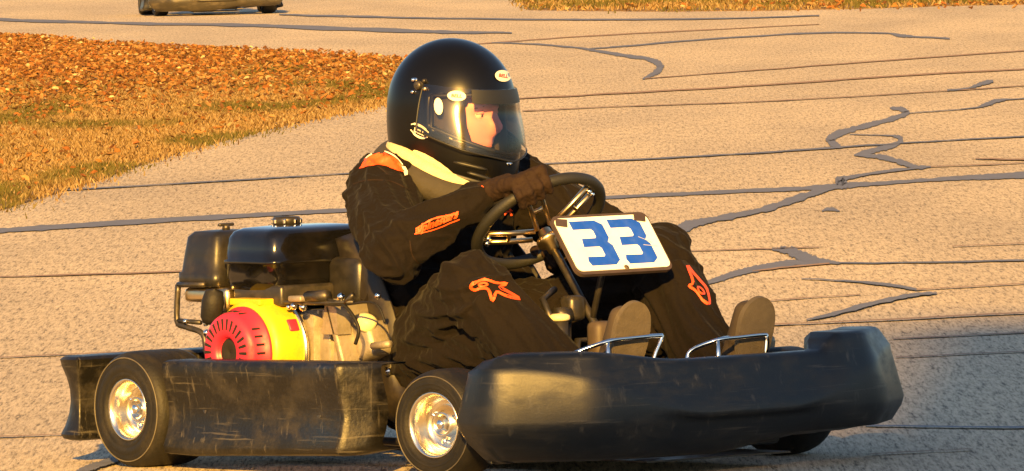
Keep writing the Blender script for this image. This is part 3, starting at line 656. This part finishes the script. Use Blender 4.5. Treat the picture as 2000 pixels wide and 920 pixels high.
    mk('mount_lug', xf(poly_prism([(-.03, -.03), (.035, -.03), (.03, .03), (.005, .055), (-.012, .05)], -.02, .02), Matrix.Translation(kx(655, 628, Y=-.34)) @ Matrix.Rotation(R(90), 4, 'X')), 'cast_alloy', E, False)
    mk('breather_pipe', tube([kx(728, 676, Y=-.33), kx(762, 672, Y=-.33)], .009, 10), 'cast_alloy', E)
    mk('mount_plate', rbox((ex+.03, -.28, .085), (.30, .22, .02), .004), 'steel_dark', E)
    mk('crank_shaft', tube([(ex, -.20, .20), (ex, -.10, .20)], .012, 10), 'steel_dark', E)
    # flywheel housing: yellow shroud
    V, F = [], []; seg = 48; sh = [(.1235, -.372), (.124, -.375), (.122, -.44), (.117, -.452), (.105, -.458), (.02, -.458)]
    for r, h in sh:
        for k in range(seg):
            a = 2*math.pi*k/seg; x, z = math.cos(a), math.sin(a); rr_ = r
            if z > .4 and r > .1: rr_ = r*(1+.06*(z-.4))
            V.append(Vector((ex+rr_*x, h, ez-.01+rr_*z)))
    for i in range(len(sh)-1):
        for k in range(seg): F.append((i*seg+k, i*seg+(k+1) % seg, (i+1)*seg+(k+1) % seg, (i+1)*seg+k))
    shroud = mk('fan_shroud', (V, F), 'yellow_paint', E)
    mk('shroud_rim', lathe([(.118, -.372), (.130, -.372), (.130, -.362), (.118, -.362)], 48, org=(ex, 0, ez-.01)), 'alloy', shroud)
    mk('shroud_top', rbox((ex-.005, -.415, .394), (.12, .075, .016), .003), 'yellow_paint', shroud, False)
    mk('switch', rbox((ex+.104, -.392, ez+.052), (.012, .030, .032), .004, rot=Matrix.Rotation(R(-28), 4, 'Y')), 'red_plastic', shroud)
    # recoil starter: red cap with radial vents
    rec = mk('recoil_starter', lathe([(.106, -.456), (.109, -.459), (.109, -.466), (.100, -.470), (.097, -.500), (.092, -.511), (.080, -.517), (.046, -.519), (.036, -.512), (.034, -.498), (.001, -.497)], 48, org=(ex, 0, ez-.01)), 'red_plastic', E)
    for k in range(26):
        a = 2*math.pi*k/26; d = Vector((math.cos(a), 0, math.sin(a)))
        mk('vent', xf(rbox((0, 0, 0), (.028, .008, .0075), .001, 1), Matrix.Translation(Vector((ex, -.5145, ez-.01))+d*.068) @ Matrix.Rotation(-a, 4, 'Y')), 'dark_hole', rec, False)
    for k in range(30):
        a = 2*math.pi*k/30; d = Vector((math.cos(a), 0, math.sin(a)))
        if k % 6 in (0, 1, 2, 3): mk('vent', xf(rbox((0, 0, 0), (.004, .024, .0055), .001, 1), Matrix.Translation(Vector((ex, -.485, ez-.01))+d*.0985) @ Matrix.Rotation(-a, 4, 'Y')), 'dark_hole', rec, False)
    mk('starter_cup', lathe([(.001, -.499), (.033, -.500), (.033, -.505), (.024, -.506), (.001, -.503)], 24, org=(ex, 0, ez-.01)), 'dark_hole', rec)
    hp = kx(415, 597, Y=-.47)
    mk('starter_handle', xf(lathe([(.001, -.046), (.018, -.044), (.026, -.03), (.028, .01), (.022, .036), (.001, .042)], 18, axis='Z'), Matrix.Translation(hp) @ Matrix.Rotation(R(14), 4, 'Y')), 'rubber', E)
    # fuel tank with a seam
    def squircle(cx, cy, hx, hy, z, e=4.0, seg=48):
        P = []
        for k in range(seg):
            a = 2*math.pi*k/seg; c, s = math.cos(a), math.sin(a)
            P.append(Vector((cx+hx*math.copysign(abs(c)**(2/e), c), cy+hy*math.copysign(abs(s)**(2/e), s), z)))
        return P
    def loftz(secs, m, par, name, e=4.0, smooth=True):
        V, F = [], []; seg = 48
        for cx, cy, hx, hy, z in secs: V += squircle(cx, cy, hx, hy, z, e)
        for i in range(len(secs)-1):
            for k in range(seg): F.append((i*seg+k, i*seg+(k+1) % seg, (i+1)*seg+(k+1) % seg, (i+1)*seg+k))
        F.append(tuple(range(seg))[::-1]); F.append(tuple((len(secs)-1)*seg+k for k in range(seg)))
        return mk(name, (V, F), m, par)
    tx, ty = .168, -.245
    tank = loftz([(tx, ty, .080, .15, .414), (tx, ty, .100, .165, .420), (tx, ty, .106, .172, .448), (tx, ty, .107, .173, .482), (tx, ty, .112, .178, .484), (tx, ty, .112, .178, .492), (tx, ty, .107, .173, .494),
        (tx, ty, .105, .171, .520), (tx, ty, .101, .167, .545), (tx, ty, .092, .157, .560), (tx, ty, .075, .138, .568), (tx, ty, .03, .07, .573)], 'tank_paint', E, 'fuel_tank', 7.5)
    fc = kx(560, 446, Y=-.27)
    cap = mk('fuel_cap', lathe([(.001, .568), (.026, .568), (.028, .572), (.034, .573), (.035, .586), (.031, .592), (.001, .593)], 24, axis='Z', org=(fc.x, -.27, 0)), 'steel_dark', tank)
    for k in range(8):
        a = 2*math.pi*k/8; mk('cap_grip', rbox((fc.x+.034*math.cos(a), -.27+.034*math.sin(a), .581), (.008, .008, .012), .002, 1), 'chrome', cap, False)
    # air cleaner
    ax, ay = -.028, -.335
    air = loftz([(ax, ay, .072, .085, .425), (ax, ay, .080, .093, .427), (ax, ay, .080, .093, .458), (ax, ay, .074, .087, .462), (ax+.003, ay, .070, .083, .50), (ax+.006, ay, .064, .077, .545), (ax+.008, ay, .052, .065, .558), (ax+.008, ay, .02, .03, .561)], 'box_plastic', E, 'air_cleaner', 7)
    mk('wing_nut', add(lathe([(.001, .560), (.010, .560), (.009, .572), (.001, .574)], 12, axis='Z', org=(ax+.01, ay, 0)), rbox((ax+.01, ay, .573), (.010, .046, .008), .003)), 'steel_dark', air)
    mk('carburettor', add(rbox((ax+.07, -.385, .395), (.09, .07, .06), .012), rbox((ax+.00, -.37, .405), (.10, .11, .035), .01), tube([(ax+.06, -.40, .36), (ax+.06, -.40, .39)], .022, 12)), 'gold_lit_alloy', E)
    # bracket of bent strip below the air cleaner
    br = [kx(x, y, Y=-.43) for x, y in ((348, 556), (346, 626), (362, 638), (396, 652), (404, 690), (420, 712))]
    mk('bracket', add(tube(spline(br, 4), .0075, 8), tube([br[0], kx(400, 556, Y=-.43)], .007, 8), tube([br[1], kx(392, 630, Y=-.43)], .006, 8)), 'steel_dark', E)
    for x, y, r_ in ((362, 628, .006), (402, 632, .007), (404, 650, .009), (574, 598, .009), (592, 600, .010), (564, 600, .007), (666, 580, .010), (738, 578, .008), (530, 582, .005)):
        p = kx(x, y, Y=-.44 if x < 500 else -.40)
        bm = bmesh.new(); bmesh.ops.create_icosphere(bm, subdivisions=2, radius=r_); mk('bolt', xf(bm_vf(bm), Matrix.Translation(p)), 'chrome', E)
    q = lambda x, y: kx(x, y, Y=-.40)
    mk('throttle_linkage', add(tube([q(440, 594), q(490, 598), q(560, 590), q(610, 592), q(690, 590)], .005, 8), tube([q(600, 580), q(640, 578)], .014, 8), tube([q(675, 592), q(690, 575)], .006, 8)), 'steel_dark', E)
    mk('control_plate', rbox(q(590, 583), (.05, .05, .014), .004), 'cast_alloy', E)
    mk('spark_lead', tube(spline([q(640, 585), q(676, 600), q(700, 640), q(694, 672)], 6), .0045, 8), 'rubber', E)
    mk('throttle_cable', tube(spline([q(600, 590), q(660, 596), q(730, 592), q(752, 630)], 6), .003, 8), 'rubber', E)
    mk('fuel_line', tube(spline([q(470, 575), q(500, 590), q(480, 604), q(440, 588)], 6), .004, 8), 'rubber', E)
    mk('muffler', add(rbox((ex-.06, -.18, .40), (.12, .10, .10), .03), tube([(ex+.05, -.2, .36), (ex-.04, -.18, .38)], .018, 10)), 'steel_dark', E)
    sh_ = mk('heat_shield', rbox((ex+.12, -.205, .435), (.13, .09, .12), .02), 'box_plastic', E)
    return K, tau, n_, e1, e2, C, RW
K, tau, n_, e1, e2, SWC, RW = build_kart()
tag(K, 'black racing kart with white number plate 33 and a red and yellow engine', 'go-kart', 'karts on the track')

# ================================================================== the driver
def poly2(pts, cuts=3):
    bm = bmesh.new(); f = bm.faces.new([bm.verts.new((x, y, 0)) for x, y in pts]); bmesh.ops.triangulate(bm, faces=[f])
    for _ in range(cuts): bmesh.ops.subdivide_edges(bm, edges=[e for e in bm.edges if e.calc_length() > 4], cuts=1, use_grid_fill=True); bmesh.ops.triangulate(bm, faces=bm.faces[:])
    v, f = bm_vf(bm); return [(p.x, p.y) for p in v], f
def folds(me, segs, amp):
    """cloth folds: creases that run around and across the limbs, deeper near the joints"""
    me.update(); nor = [v.normal.copy() for v in me.vertices]
    S = [(Vector(p), Vector(q)-Vector(p), r0) for p, q, r0, r1 in segs]
    for v in me.vertices:
        best = 9; info = None
        for i, (p, d, r0) in enumerate(S):
            L2 = max(d.length_squared, 1e-8); t = max(0, min(1, (v.co-p).dot(d)/L2)); e = (v.co-p-d*t).length-r0*.8
            if e < best: best = e; info = (i, t, d)
        i, t, d = info; dn = d.normalized() if d.length > 1e-4 else Vector((0, 0, 1)); L = d.length
        s = v.co.dot(dn); side = v.co - dn*s
        # long slack creases that spiral along the limb, with a few sharp pinches at the joints
        wv = Vector((noise.noise(v.co*5), noise.noise(v.co*5+Vector((7, 0, 0))), noise.noise(v.co*5+Vector((0, 7, 0)))))*.035
        c2 = v.co+wv; ax_ = (dn+Vector((.35, .3, -.5))).normalized(); s2 = c2.dot(ax_); sd_ = c2-ax_*s2
        a1 = noise.noise(sd_*17+ax_*(s2*2.4)+Vector((i*.0, 0, 3))); a2 = noise.noise(c2*7+Vector((3, 8, 1))); a3 = noise.noise(sd_*32+ax_*(s2*5)+Vector((5, 0, 0)))
        r1 = max(0, 1-abs(a1)*3.2)**1.5; r3 = max(0, 1-abs(a3)*3.0)**1.5
        s = c2.dot(dn); pn = noise.noise((c2-dn*s)*5+dn*(s*26)+Vector((i, 2, 0))); pin = max(0, 1-abs(pn)*3)**1.3
        j = max(0, 1-min(t, 1-t)*L/.11)
        v.co += nor[v.index]*amp*(1.7*(r1-.35) + .8*a2 + .75*r3 + .9*j*(pin-.3))
    me.update()
def build_person():
    P = empty('person', KM)
    hipR, hipL = (.43, -.105, .205), (.43, .105, .205)
    kR, kL = (.830, -.262, .432), (.880, .275, .475); aR, aL = (1.165, -.165, .15), (1.175, .235, .15)
    shR, shL = (.412, -.195, .655), (.425, .20, .655); elR, elL = (.630, -.335, .515), (.62, .37, .50)
    tau_ = lambda a: SWC + (e1*math.cos(a)+e2*math.sin(a))*RW
    gR, gL = tau_(R(180-52)), tau_(R(-40))
    wrR = Vector((.752, -.148, .650)); wrL = gL + Vector((-.055, .05, -.02))
    segs = [((.42, 0, .225), (.375, 0, .40), .150, .150), ((.375, 0, .40), (.385, 0, .57), .150, .165), ((.385, -.07, .55), (.385, .07, .55), .135, .135), ((.39, 0, .60), (.425, 0, .73), .13, .085),
        ((.42, -.09, .205), (.42, .09, .205), .135, .135), ((.415, -.10, .36), (.415, .11, .36), .14, .14), ((.43, .0, .30), (.62, .10, .33), .12, .10),
        (shR, (.40, 0, .64), .085, .11), (shL, (.40, 0, .64), .085, .11),
        (shR, elR, .088, .073), (elR, wrR.lerp(Vector(elR), .08), .073, .043), (shL, elL, .086, .07), (elL, wrL.lerp(Vector(elL), .08), .07, .043),
        (hipR, kR, .116, .084), (kR, aR, .084, .072), (hipL, kL, .122, .088), (kL, aL, .086, .070),
        ((.58, -.19, .27), (.93, -.225, .315), .085, .062), ((.62, .19, .27), (.95, .25, .32), .08, .06)]
    me = blob_mesh(segs, .0072, 3); folds(me, segs, .0080)
    body = mesh_obj('race_suit', me, 'suit', P)
    sm = body.modifiers.new('sub', 'SUBSURF'); sm.levels = 1; sm.render_levels = 1
    bb_ = bvh_of(me)
    def deco(name, vf, m, par): return mk(name, vf, m, par) if vf[1] else None
    # printed star on both knees (outlined), lettering on the sleeve, shoulder flash
    star = [(919, 561), (924, 554), (946, 546), (966, 552), (990, 555), (976, 561), (996, 573), (1015, 585), (987, 578), (970, 571), (963, 587), (957, 573), (951, 565), (937, 564), (928, 566)]
    deco('star_print', add(stroke_px(bb_, star, 5.5, closed=True, n=3), stroke_px(bb_, [(934, 556), (946, 553), (953, 557), (941, 560)], 3.5, closed=True, n=3)), 'orange_print', body)
    st2 = [(1341, 519), (1353, 533), (1366, 548), (1380, 566), (1385, 594), (1372, 586), (1359, 569), (1345, 559), (1353, 551)]
    deco('star_print', add(stroke_px(bb_, st2, 5.0, closed=True, n=3), stroke_px(bb_, [(1362, 560), (1371, 566), (1375, 575), (1366, 571)], 3, closed=True, n=3)), 'orange_print', body)
    tx = map2(text2('alpinestars', shear=.25, bold=.045, sub=1), (810, 462), (84, -33), (2, -21))
    deco('sleeve_lettering', add(patch_px(bb_, tx, .0025), stroke_px(bb_, [(809, 457), (842, 450), (897, 428)], 2.2, .0022), stroke_px(bb_, [(812, 447), (846, 428), (895, 418)], 2.2, .0022)), 'orange_print', body)
    deco('shoulder_flash', patch_px(bb_, poly2([(703, 331), (714, 311), (727, 303), (747, 298), (770, 308), (785, 323), (792, 339), (776, 334), (756, 326), (735, 323), (718, 326)]), .003), 'orange_print', body)
    deco('shoulder_piping', stroke_px(bb_, [(716, 310), (728, 301), (748, 296), (771, 306), (787, 322)], 2.5, .003), 'white_print', body)
    deco('shoulder_tab', patch_px(bb_, poly2([(785, 325), (793, 327), (797, 343), (790, 345)], 1), .003), 'white_print', body)
    # seams
    for sm_ in ([(800, 470), (806, 500), (824, 520)], [(690, 360), (720, 352), (765, 355), (800, 372)]): deco('seam', stroke_px(bb_, sm_, 2, .001), 'glove_cloth', body)
    # -- gloves: palm and five curled fingers round the rim
    def glove(g, ang, wr, side):
        rad = (g-SWC).normalized(); T = n_.cross(rad)*side     # along the rim, towards the thumb
        S = []; kn = []
        for i in range(4):
            off = T*((1.5-i)*.0240); ln = (1.0, 1.06, 1.0, .84)[i]; r = (.0108, .0112, .0108, .0095)[i]
            k0 = g+off+rad*.034+n_*.014; k1 = g+off*1.02+rad*(.036*ln)-n_*.022*ln; k2 = g+off*1.0+rad*.004-n_*(.032*ln); k3 = g+off*.96-rad*(.022*ln)-n_*.010
            S += [(k0, k1, r*1.12, r*1.08), (k1, k2, r*1.08, r), (k2, k3, r, r*.85)]; kn.append(k0)
        pw0 = wr; pm = (kn[0]+kn[3])/2
        for i in range(4): S.append((pw0.lerp(kn[i], .35), kn[i], .017, .0155))
        S.append((pw0, pm.lerp(pw0, .45), .030, .026))
        S.append((wr+(wr-pm).normalized()*.045, pw0, .038, .030))                    # gauntlet cuff
        tb = pw0.lerp(kn[0], .35)+n_*.012; t1 = g+T*.040+rad*.030+n_*.022; t2 = g+T*.052-rad*.002+n_*.020; t3 = g+T*.056-rad*.020+n_*.004
        S += [(tb, t1, .017, .0145), (t1, t2, .0145, .0125), (t2, t3, .0125, .0105)]
        m2 = blob_mesh(S, .0033, 1); m2.update(); nn = [v.normal.copy() for v in m2.vertices]
        for v in m2.vertices: v.co += nn[v.index]*(.0022*noise.noise(v.co*55)+.0012*(1-abs(noise.noise(v.co*110))*3))
        return mesh_obj('glove', m2, 'glove_cloth', P)
    G1 = glove(gR, 0, wrR, -1); G2 = glove(gL, 0, wrL, 1)
    bg_ = bvh_of(G1.data)
    deco('cuff_band', stroke_px(bg_, [(944, 364), (934, 378), (934, 392), (940, 404)], 5, .002), 'orange_print', G1)
    deco('glove_print', add(stroke_px(bg_, [(1016, 316), (1030, 313), (1044, 314)], 5, .0015), stroke_px(bg_, [(1066, 318), (1076, 320), (1084, 328)], 7, .0015)), 'orange_print', G1)
    # left sleeve mark that shows through the wheel
    deco('cuff_print', add(stroke_px(bb_, [(976, 402), (988, 398), (996, 404)], 4, .002), stroke_px(bb_, [(978, 410), (990, 406), (1000, 412)], 4, .002), stroke_px(bb_, [(984, 418), (994, 414), (998, 422)], 4, .002)), 'orange_print', body)
    # -- shoes, soles against the pedals
    for kk, heel, toe in ((aR, Vector((1.215, -.150, .085)), Vector((1.292, -.148, .385))), (aL, Vector((1.215, .232, .080)), Vector((1.292, .236, .378)))):
        d = (toe-heel); L = d.length; d.normalize(); side = Vector((0, 1, 0)); nrm = d.cross(side); nrm = nrm if nrm.x > 0 else -nrm
        prof = [(0, .020), (.03, .031), (.09, .034), (.16, .036), (.22, .045), (.26, .047), (.295, .042), (.318, .028), (.330, .010)]
        V, F = [], []; n = 14
        rings = [(.000, 1.0), (.010, 1.03)]
        outl = [(s, w) for s, w in prof] + [(s, -w) for s, w in prof[::-1]]
        M_ = Matrix.Identity(4)
        for i in range(3): M_[i][0] = d[i]; M_[i][1] = side[i]; M_[i][2] = nrm[i]; M_[i][3] = (heel+nrm*.004)[i]
        ol = spline([(s*L/.31, w*1.14, 0) for s, w in outl], 3, closed=True)
        Sg = [(heel+d*.03-nrm*.03, Vector(kk)-Vector((0, 0, .02)), .038, .050), (heel+d*.05-nrm*.03, heel+d*.16-nrm*.042, .036, .040), (heel+d*.16-nrm*.042, heel+d*.28-nrm*.030, .040, .030)]
        for sgn in (-1, 1): Sg.append((heel+d*.22-nrm*.028+side*sgn*.014, heel+d*.285-nrm*.026+side*sgn*.014, .030, .024))
        shoe = mesh_obj('shoe', blob_mesh(Sg, .006, 3), 'shoe_upper', P)
        sole = mk('sole', xf(poly_prism([(p.x, p.y) for p in ol], -.004, .010), M_), 'sole_suede', shoe, True); edge_split(sole, 40)
    # -- neck brace and collar
    def ring(rx, ry, zf, zb, r, m, name, cx=.435, rz=1.0):
        pts = []
        for k in range(40):
            a = 2*math.pi*k/40; c, s = math.cos(a), math.sin(a); pts.append(Vector((cx+rx*c, ry*s, (zf+zb)/2+(zf-zb)/2*c + .008*math.sin(3*a))))
        return mk(name, tube(pts, r, 12, closed=True), m, P)
    ring(.145, .150, .640, .752, .034, 'collar_dark', 'neck_brace', .43)
    ring(.128, .132, .668, .775, .026, 'cream_pad', 'collar', .44)
    ring(.112, .112, .690, .795, .022, 'cream_pad', 'collar', .45)
    # -- helmet
    HM = Matrix.Translation((.448, 0, .848)) @ Matrix.Rotation(R(17), 4, 'Z') @ Matrix.Rotation(R(5), 4, 'Y')
    UT = .168
    def hpt(az, u, off=0.0):
        if u >= 0: k = math.sqrt(max(0, 1-(u/UT)**2.1)); f, b, w = .160*k, .155*k, .138*k
        else:
            q = -u/.18; f = .160+.022*math.sin(min(1, q*1.25)*math.pi*.62)-.02*max(0, q-.75)**2*8; b = .155*(1-.20*q*q); w = .138*(1-.16*q*q)
        c, s = math.cos(az), math.sin(az); e = 2/2.25
        x = (f if c > 0 else b)*math.copysign(abs(c)**e, c); y = w*math.copysign(abs(s)**e, s)
        p = Vector((x, y, u)); 
        if off: p += Vector((x, y, u*.9)).normalized()*off
        return p
    na, nv = 120, 64
    def ub(az): return -.112-.068*(math.cos(az)*.5+.5)**1.3
    def port(az, u, grow=0.0):
        a = abs((az+math.pi) % (2*math.pi)-math.pi); A = R(80)+grow*6
        if a > A: return False
        lo = -.100+.060*(a/R(80))**1.4-grow; hi = .046-.010*(a/R(80))**2+grow
        return lo < u < hi
    V, F = [], []
    for j in range(nv+1):
        v = j/nv
        for i in range(na):
            az = 2*math.pi*i/na; u0 = ub(az); u = u0+(UT*.9995-u0)*math.sin(v*math.pi/2)**.92; V.append(hpt(az, u))
    for j in range(nv):
        for i in range(na):
            i2 = (i+1) % na; q = (j*na+i, j*na+i2, (j+1)*na+i2, (j+1)*na+i)
            cz = sum(V[k].z for k in q)/4
            if port(2*math.pi*(i+.5)/na, cz): continue
            F.append(q)
    F.append(tuple(nv*na+i for i in range(na)))
    HB = BVHTree.FromPolygons([HM @ p for p in V], F)
    helm = mk('helmet', xf((V, F), HM), 'helmet_shell', P); solid(helm, .022, -1)
    # rubber edge round the eye port and the lower rim
    pe = []
    for k in range(41): az = R(-80+4*k); pe.append((az, .046-.010*(abs(az)/R(80))**2))
    for k in range(41): az = R(80-4*k); pe.append((az, -.100+.060*(abs(az)/R(80))**1.4))
    mk('eyeport_gasket', xf(tube([hpt(a, u, -.002) for a, u in pe], .0052, 8, closed=True), HM), 'helmet_trim', helm)
    mk('rim_trim', xf(tube([hpt(2*math.pi*k/80, ub(2*math.pi*k/80), -.008) for k in range(80)], .010, 8, closed=True), HM), 'helmet_trim', helm)
    # visor
    def lean(u, e=0.0, a=1.0): return .0045+e+(.004+min(.029, .054*abs(math.sin(a))**3))*max(0, (.056-u)/.16)
    def vis(a0, a1, lo, hi, off, nx=60, ny=16):
        V, F = [], []
        for j in range(ny+1):
            for i in range(nx+1):
                az = a0+(a1-a0)*i/nx; l_, h_ = lo(az), hi(az); u = l_+(h_-l_)*j/ny; V.append(hpt(az, u, lean(u, off, az)))
        for j in range(ny):
            for i in range(nx): a = j*(nx+1)+i; F.append((a, a+1, a+nx+2, a+nx+1))
        return V, F
    tz = lambda az: abs(az)/R(86)
    vl = lambda az: -.110+.066*tz(az)**1.4; vh = lambda az: .056+.012*max(0, tz(az)-.6)
    vz = vis(R(-88), R(88), vl, vh, 0)
    visor = mk('visor', xf(vz, HM), 'visor_glass', helm)
    VB = BVHTree.FromPolygons([HM @ p for p in vz[0]], vz[1])
    mk('sun_strip', xf(vis(R(-42), R(60), lambda a: .022, lambda a: .0545, .0012, 40, 4), HM), 'helmet_trim', visor)
    hv = lambda a, u: hpt(a, u, lean(u, .0005, a)); el = [hv(R(-88), vh(R(-88))+(vl(R(-88))-vh(R(-88)))*k/6) for k in range(7)]+[hv(R(-88+4*k), vl(R(-88+4*k))) for k in range(1, 45)]
    mk('visor_edge', xf(tube(el, .0022, 6), HM), 'helmet_trim', visor)
    for s in (-1, 1):
        for az, u, r_, m_ in ((92, .056, .011, 'steel_dark'), (97, .068, .005, 'chrome'), (88, .068, .005, 'steel_dark'), (86, .050, .005, 'gold_lit_alloy'), (95, .040, .0045, 'chrome')):
            p = HM @ hpt(R(az)*s, u, .004); c = HM @ Vector((0, 0, u)); d = (p-c).normalized()
            mk('pivot_screw', xf(lathe([(.001, .006), (r_*.8, .006), (r_, .003), (r_, -.006)], 12, axis='Z'), Matrix.Translation(p) @ d.to_track_quat('Z', 'Y').to_matrix().to_4x4()), m_, helm)
    pz = hpt(0, -.118, .004)
    mk('visor_snap', xf(lathe([(.001, .006), (.005, .005), (.006, -.004)], 10, axis='X', org=(pz.x, -.012, pz.z)), HM), 'chrome', helm)
    # chin vents
    for k, (a0, a1, u0) in enumerate(((-62, -30, -.118), (-50, -24, -.142))):
        mk('chin_vent', xf(tube([hpt(R(a0+(a1-a0)*t/8), u0-.016*t/8, .001) for t in range(9)], [.002, .004, .005, .005, .005, .005, .005, .004, .002], 8), HM), 'helmet_trim', helm)
    # badges
    def badge(bv, cx, cy, rx, ry, ang, txt, col='red_print', off=.0025):
        b = deco('badge', patch_px(bv, oval2(cx, cy, rx, ry, ang), off), 'white_print', helm)
        if txt and b:
            ca, sa = math.cos(ang), math.sin(ang); w, h = rx*1.15, ry*.62
            t = map2(text2(txt, .1, .03, 0), (cx-w/2*ca+h/2*sa*-1, cy-w/2*sa+h/2*ca), (w*ca, w*sa), (h*sa, -h*ca)); deco('badge_lettering', patch_px(bv, t, off+.0012), col, b)
    badge(HB, 981, 149, 15.5, 11, R(8), 'BELL')
    badge(VB, 892, 188, 18, 10, R(4), 'BELL')
    badge(VB, 857, 208, 8.5, 16.5, R(-6), None)
    deco('badge', add(stroke_px(HB, [(804, 243), (812, 242), (826, 248), (838, 259)], [2, 4, 4.5, 4, 2], .002), stroke_px(HB, [(803, 253), (812, 263), (824, 269), (836, 268)], [2, 4, 4.5, 4, 2], .002)), 'white_print', helm)
    deco('badge_lettering', patch_px(HB, map2(text2('BELL', .1, .05, 0), (809, 257), (20, 10), (1, -9)), .002), 'white_print', helm)
    # -- head inside the helmet
    V, F = [], []; na, nv = 64, 48
    for j in range(nv+1):
        th = math.pi*j/nv; zc = math.cos(th); rc = math.sin(th)
        for i in range(na):
            az = 2*math.pi*i/na; c, s = math.cos(az), math.sin(az)
            x, y, z = .100*rc*c, .076*rc*s, .125*zc
            if c > 0:
                g = lambda y0, z0, sy, sz: math.exp(-((y-y0)/sy)**2-((z-z0)/sz)**2)
                x += .026*g(0, -.016, .012, .020) + .010*g(0, .012, .010, .022) + .009*g(0, .036, .05, .010) - .014*(g(.031, .014, .016, .011)+g(-.031, .014, .016, .011))
                x += .007*g(0, -.056, .022, .006) + .007*g(0, -.068, .020, .006) - .006*g(0, -.062, .02, .003) + .010*g(0, -.094, .026, .016)
            V.append(Vector((x, y, z)))
    for j in range(nv):
        for i in range(na): F.append((j*na+i, j*na+(i+1) % na, (j+1)*na+(i+1) % na, (j+1)*na+i))
    FM = HM @ Matrix.Translation((.026, 0, -.022))
    head = mk('head', xf((V, F), FM), 'skin', P)
    for s in (-1, 1):
        bm = bmesh.new(); bmesh.ops.create_uvsphere(bm, u_segments=14, v_segments=10, radius=.0118); ey = mk('eye', xf(bm_vf(bm), FM @ Matrix.Translation((.0745, s*.031, .012))), 'eye_white', head)
        mk('iris', xf(rbox((.0862, s*.030, .0125), (.002, .0065, .0065), .002, 2), FM), 'iris_brown', ey)
        mk('eyelid', xf(tube([(.078, s*.019, .0165), (.087, s*.031, .0205), (.078, s*.043, .0165)], [.003, .0042, .003], 8), FM), 'skin', head)
        mk('eyebrow', xf(tube([(.088, s*.014, .030), (.088, s*.030, .035), (.074, s*.048, .030)], [.003, .004, .002], 8), FM), 'skin_dark', head)
    mk('mouth', xf(tube([(.083, .020, -.060), (.094, 0, -.061), (.083, -.020, -.060)], [.002, .0045, .002], 8), FM), 'lips', head)
    for s in (-1, 1):
        cpm = blob_mesh([((.035, s*.086, .05), (.045, s*.084, -.02), .030, .030), ((.045, s*.084, -.02), (.075, s*.076, -.085), .030, .026), ((-.02, s*.086, .05), (-.01, s*.084, -.06), .034, .032), ((.01, s*.086, .05), (.015, s*.084, -.07), .032, .032)], .006, 2)
        cpm.transform(FM); mesh_obj('cheek_pad', cpm, 'helmet_lining', helm)
    mk('neck', tube([(.425, 0, .70), (.44, 0, .79)], .058, 20), 'helmet_lining', P)
    return P
P1 = build_person()
tag(P1, 'driver in black race suit with orange stars and black full-face helmet, steering kart 33', 'person', 'kart drivers')

# ================================================================== the other kart, far up the track
def copy_tree(o, parent=None):
    c = o.copy(); COL.objects.link(c); c.parent = parent
    for ch in list(o.children): copy_tree(ch, c)
    return c
bp_ = ground(424, 30); a2 = R(85)
M2 = Matrix.Translation((bp_.x, bp_.y, 0)) @ Matrix.Rotation(-a2, 4, 'Z') @ Matrix.Translation((-1.5, 0, 0))
K2 = copy_tree(K); K2.matrix_world = M2; P2 = copy_tree(P1); P2.matrix_world = M2
tag(K2, 'black kart farther up the track beyond the leaf-strewn verge', 'go-kart', 'karts on the track')
tag(P2, 'driver seated in the kart farther up the track beyond the verge', 'person', 'kart drivers')
for ch in K2.children:
    if ch.name.startswith('nose_fairing'): ch.data = ch.data.copy(); ch.data.materials[0] = MATS['sunlit_plastic']  # far nose takes the brighter, painted-in sunlit tone
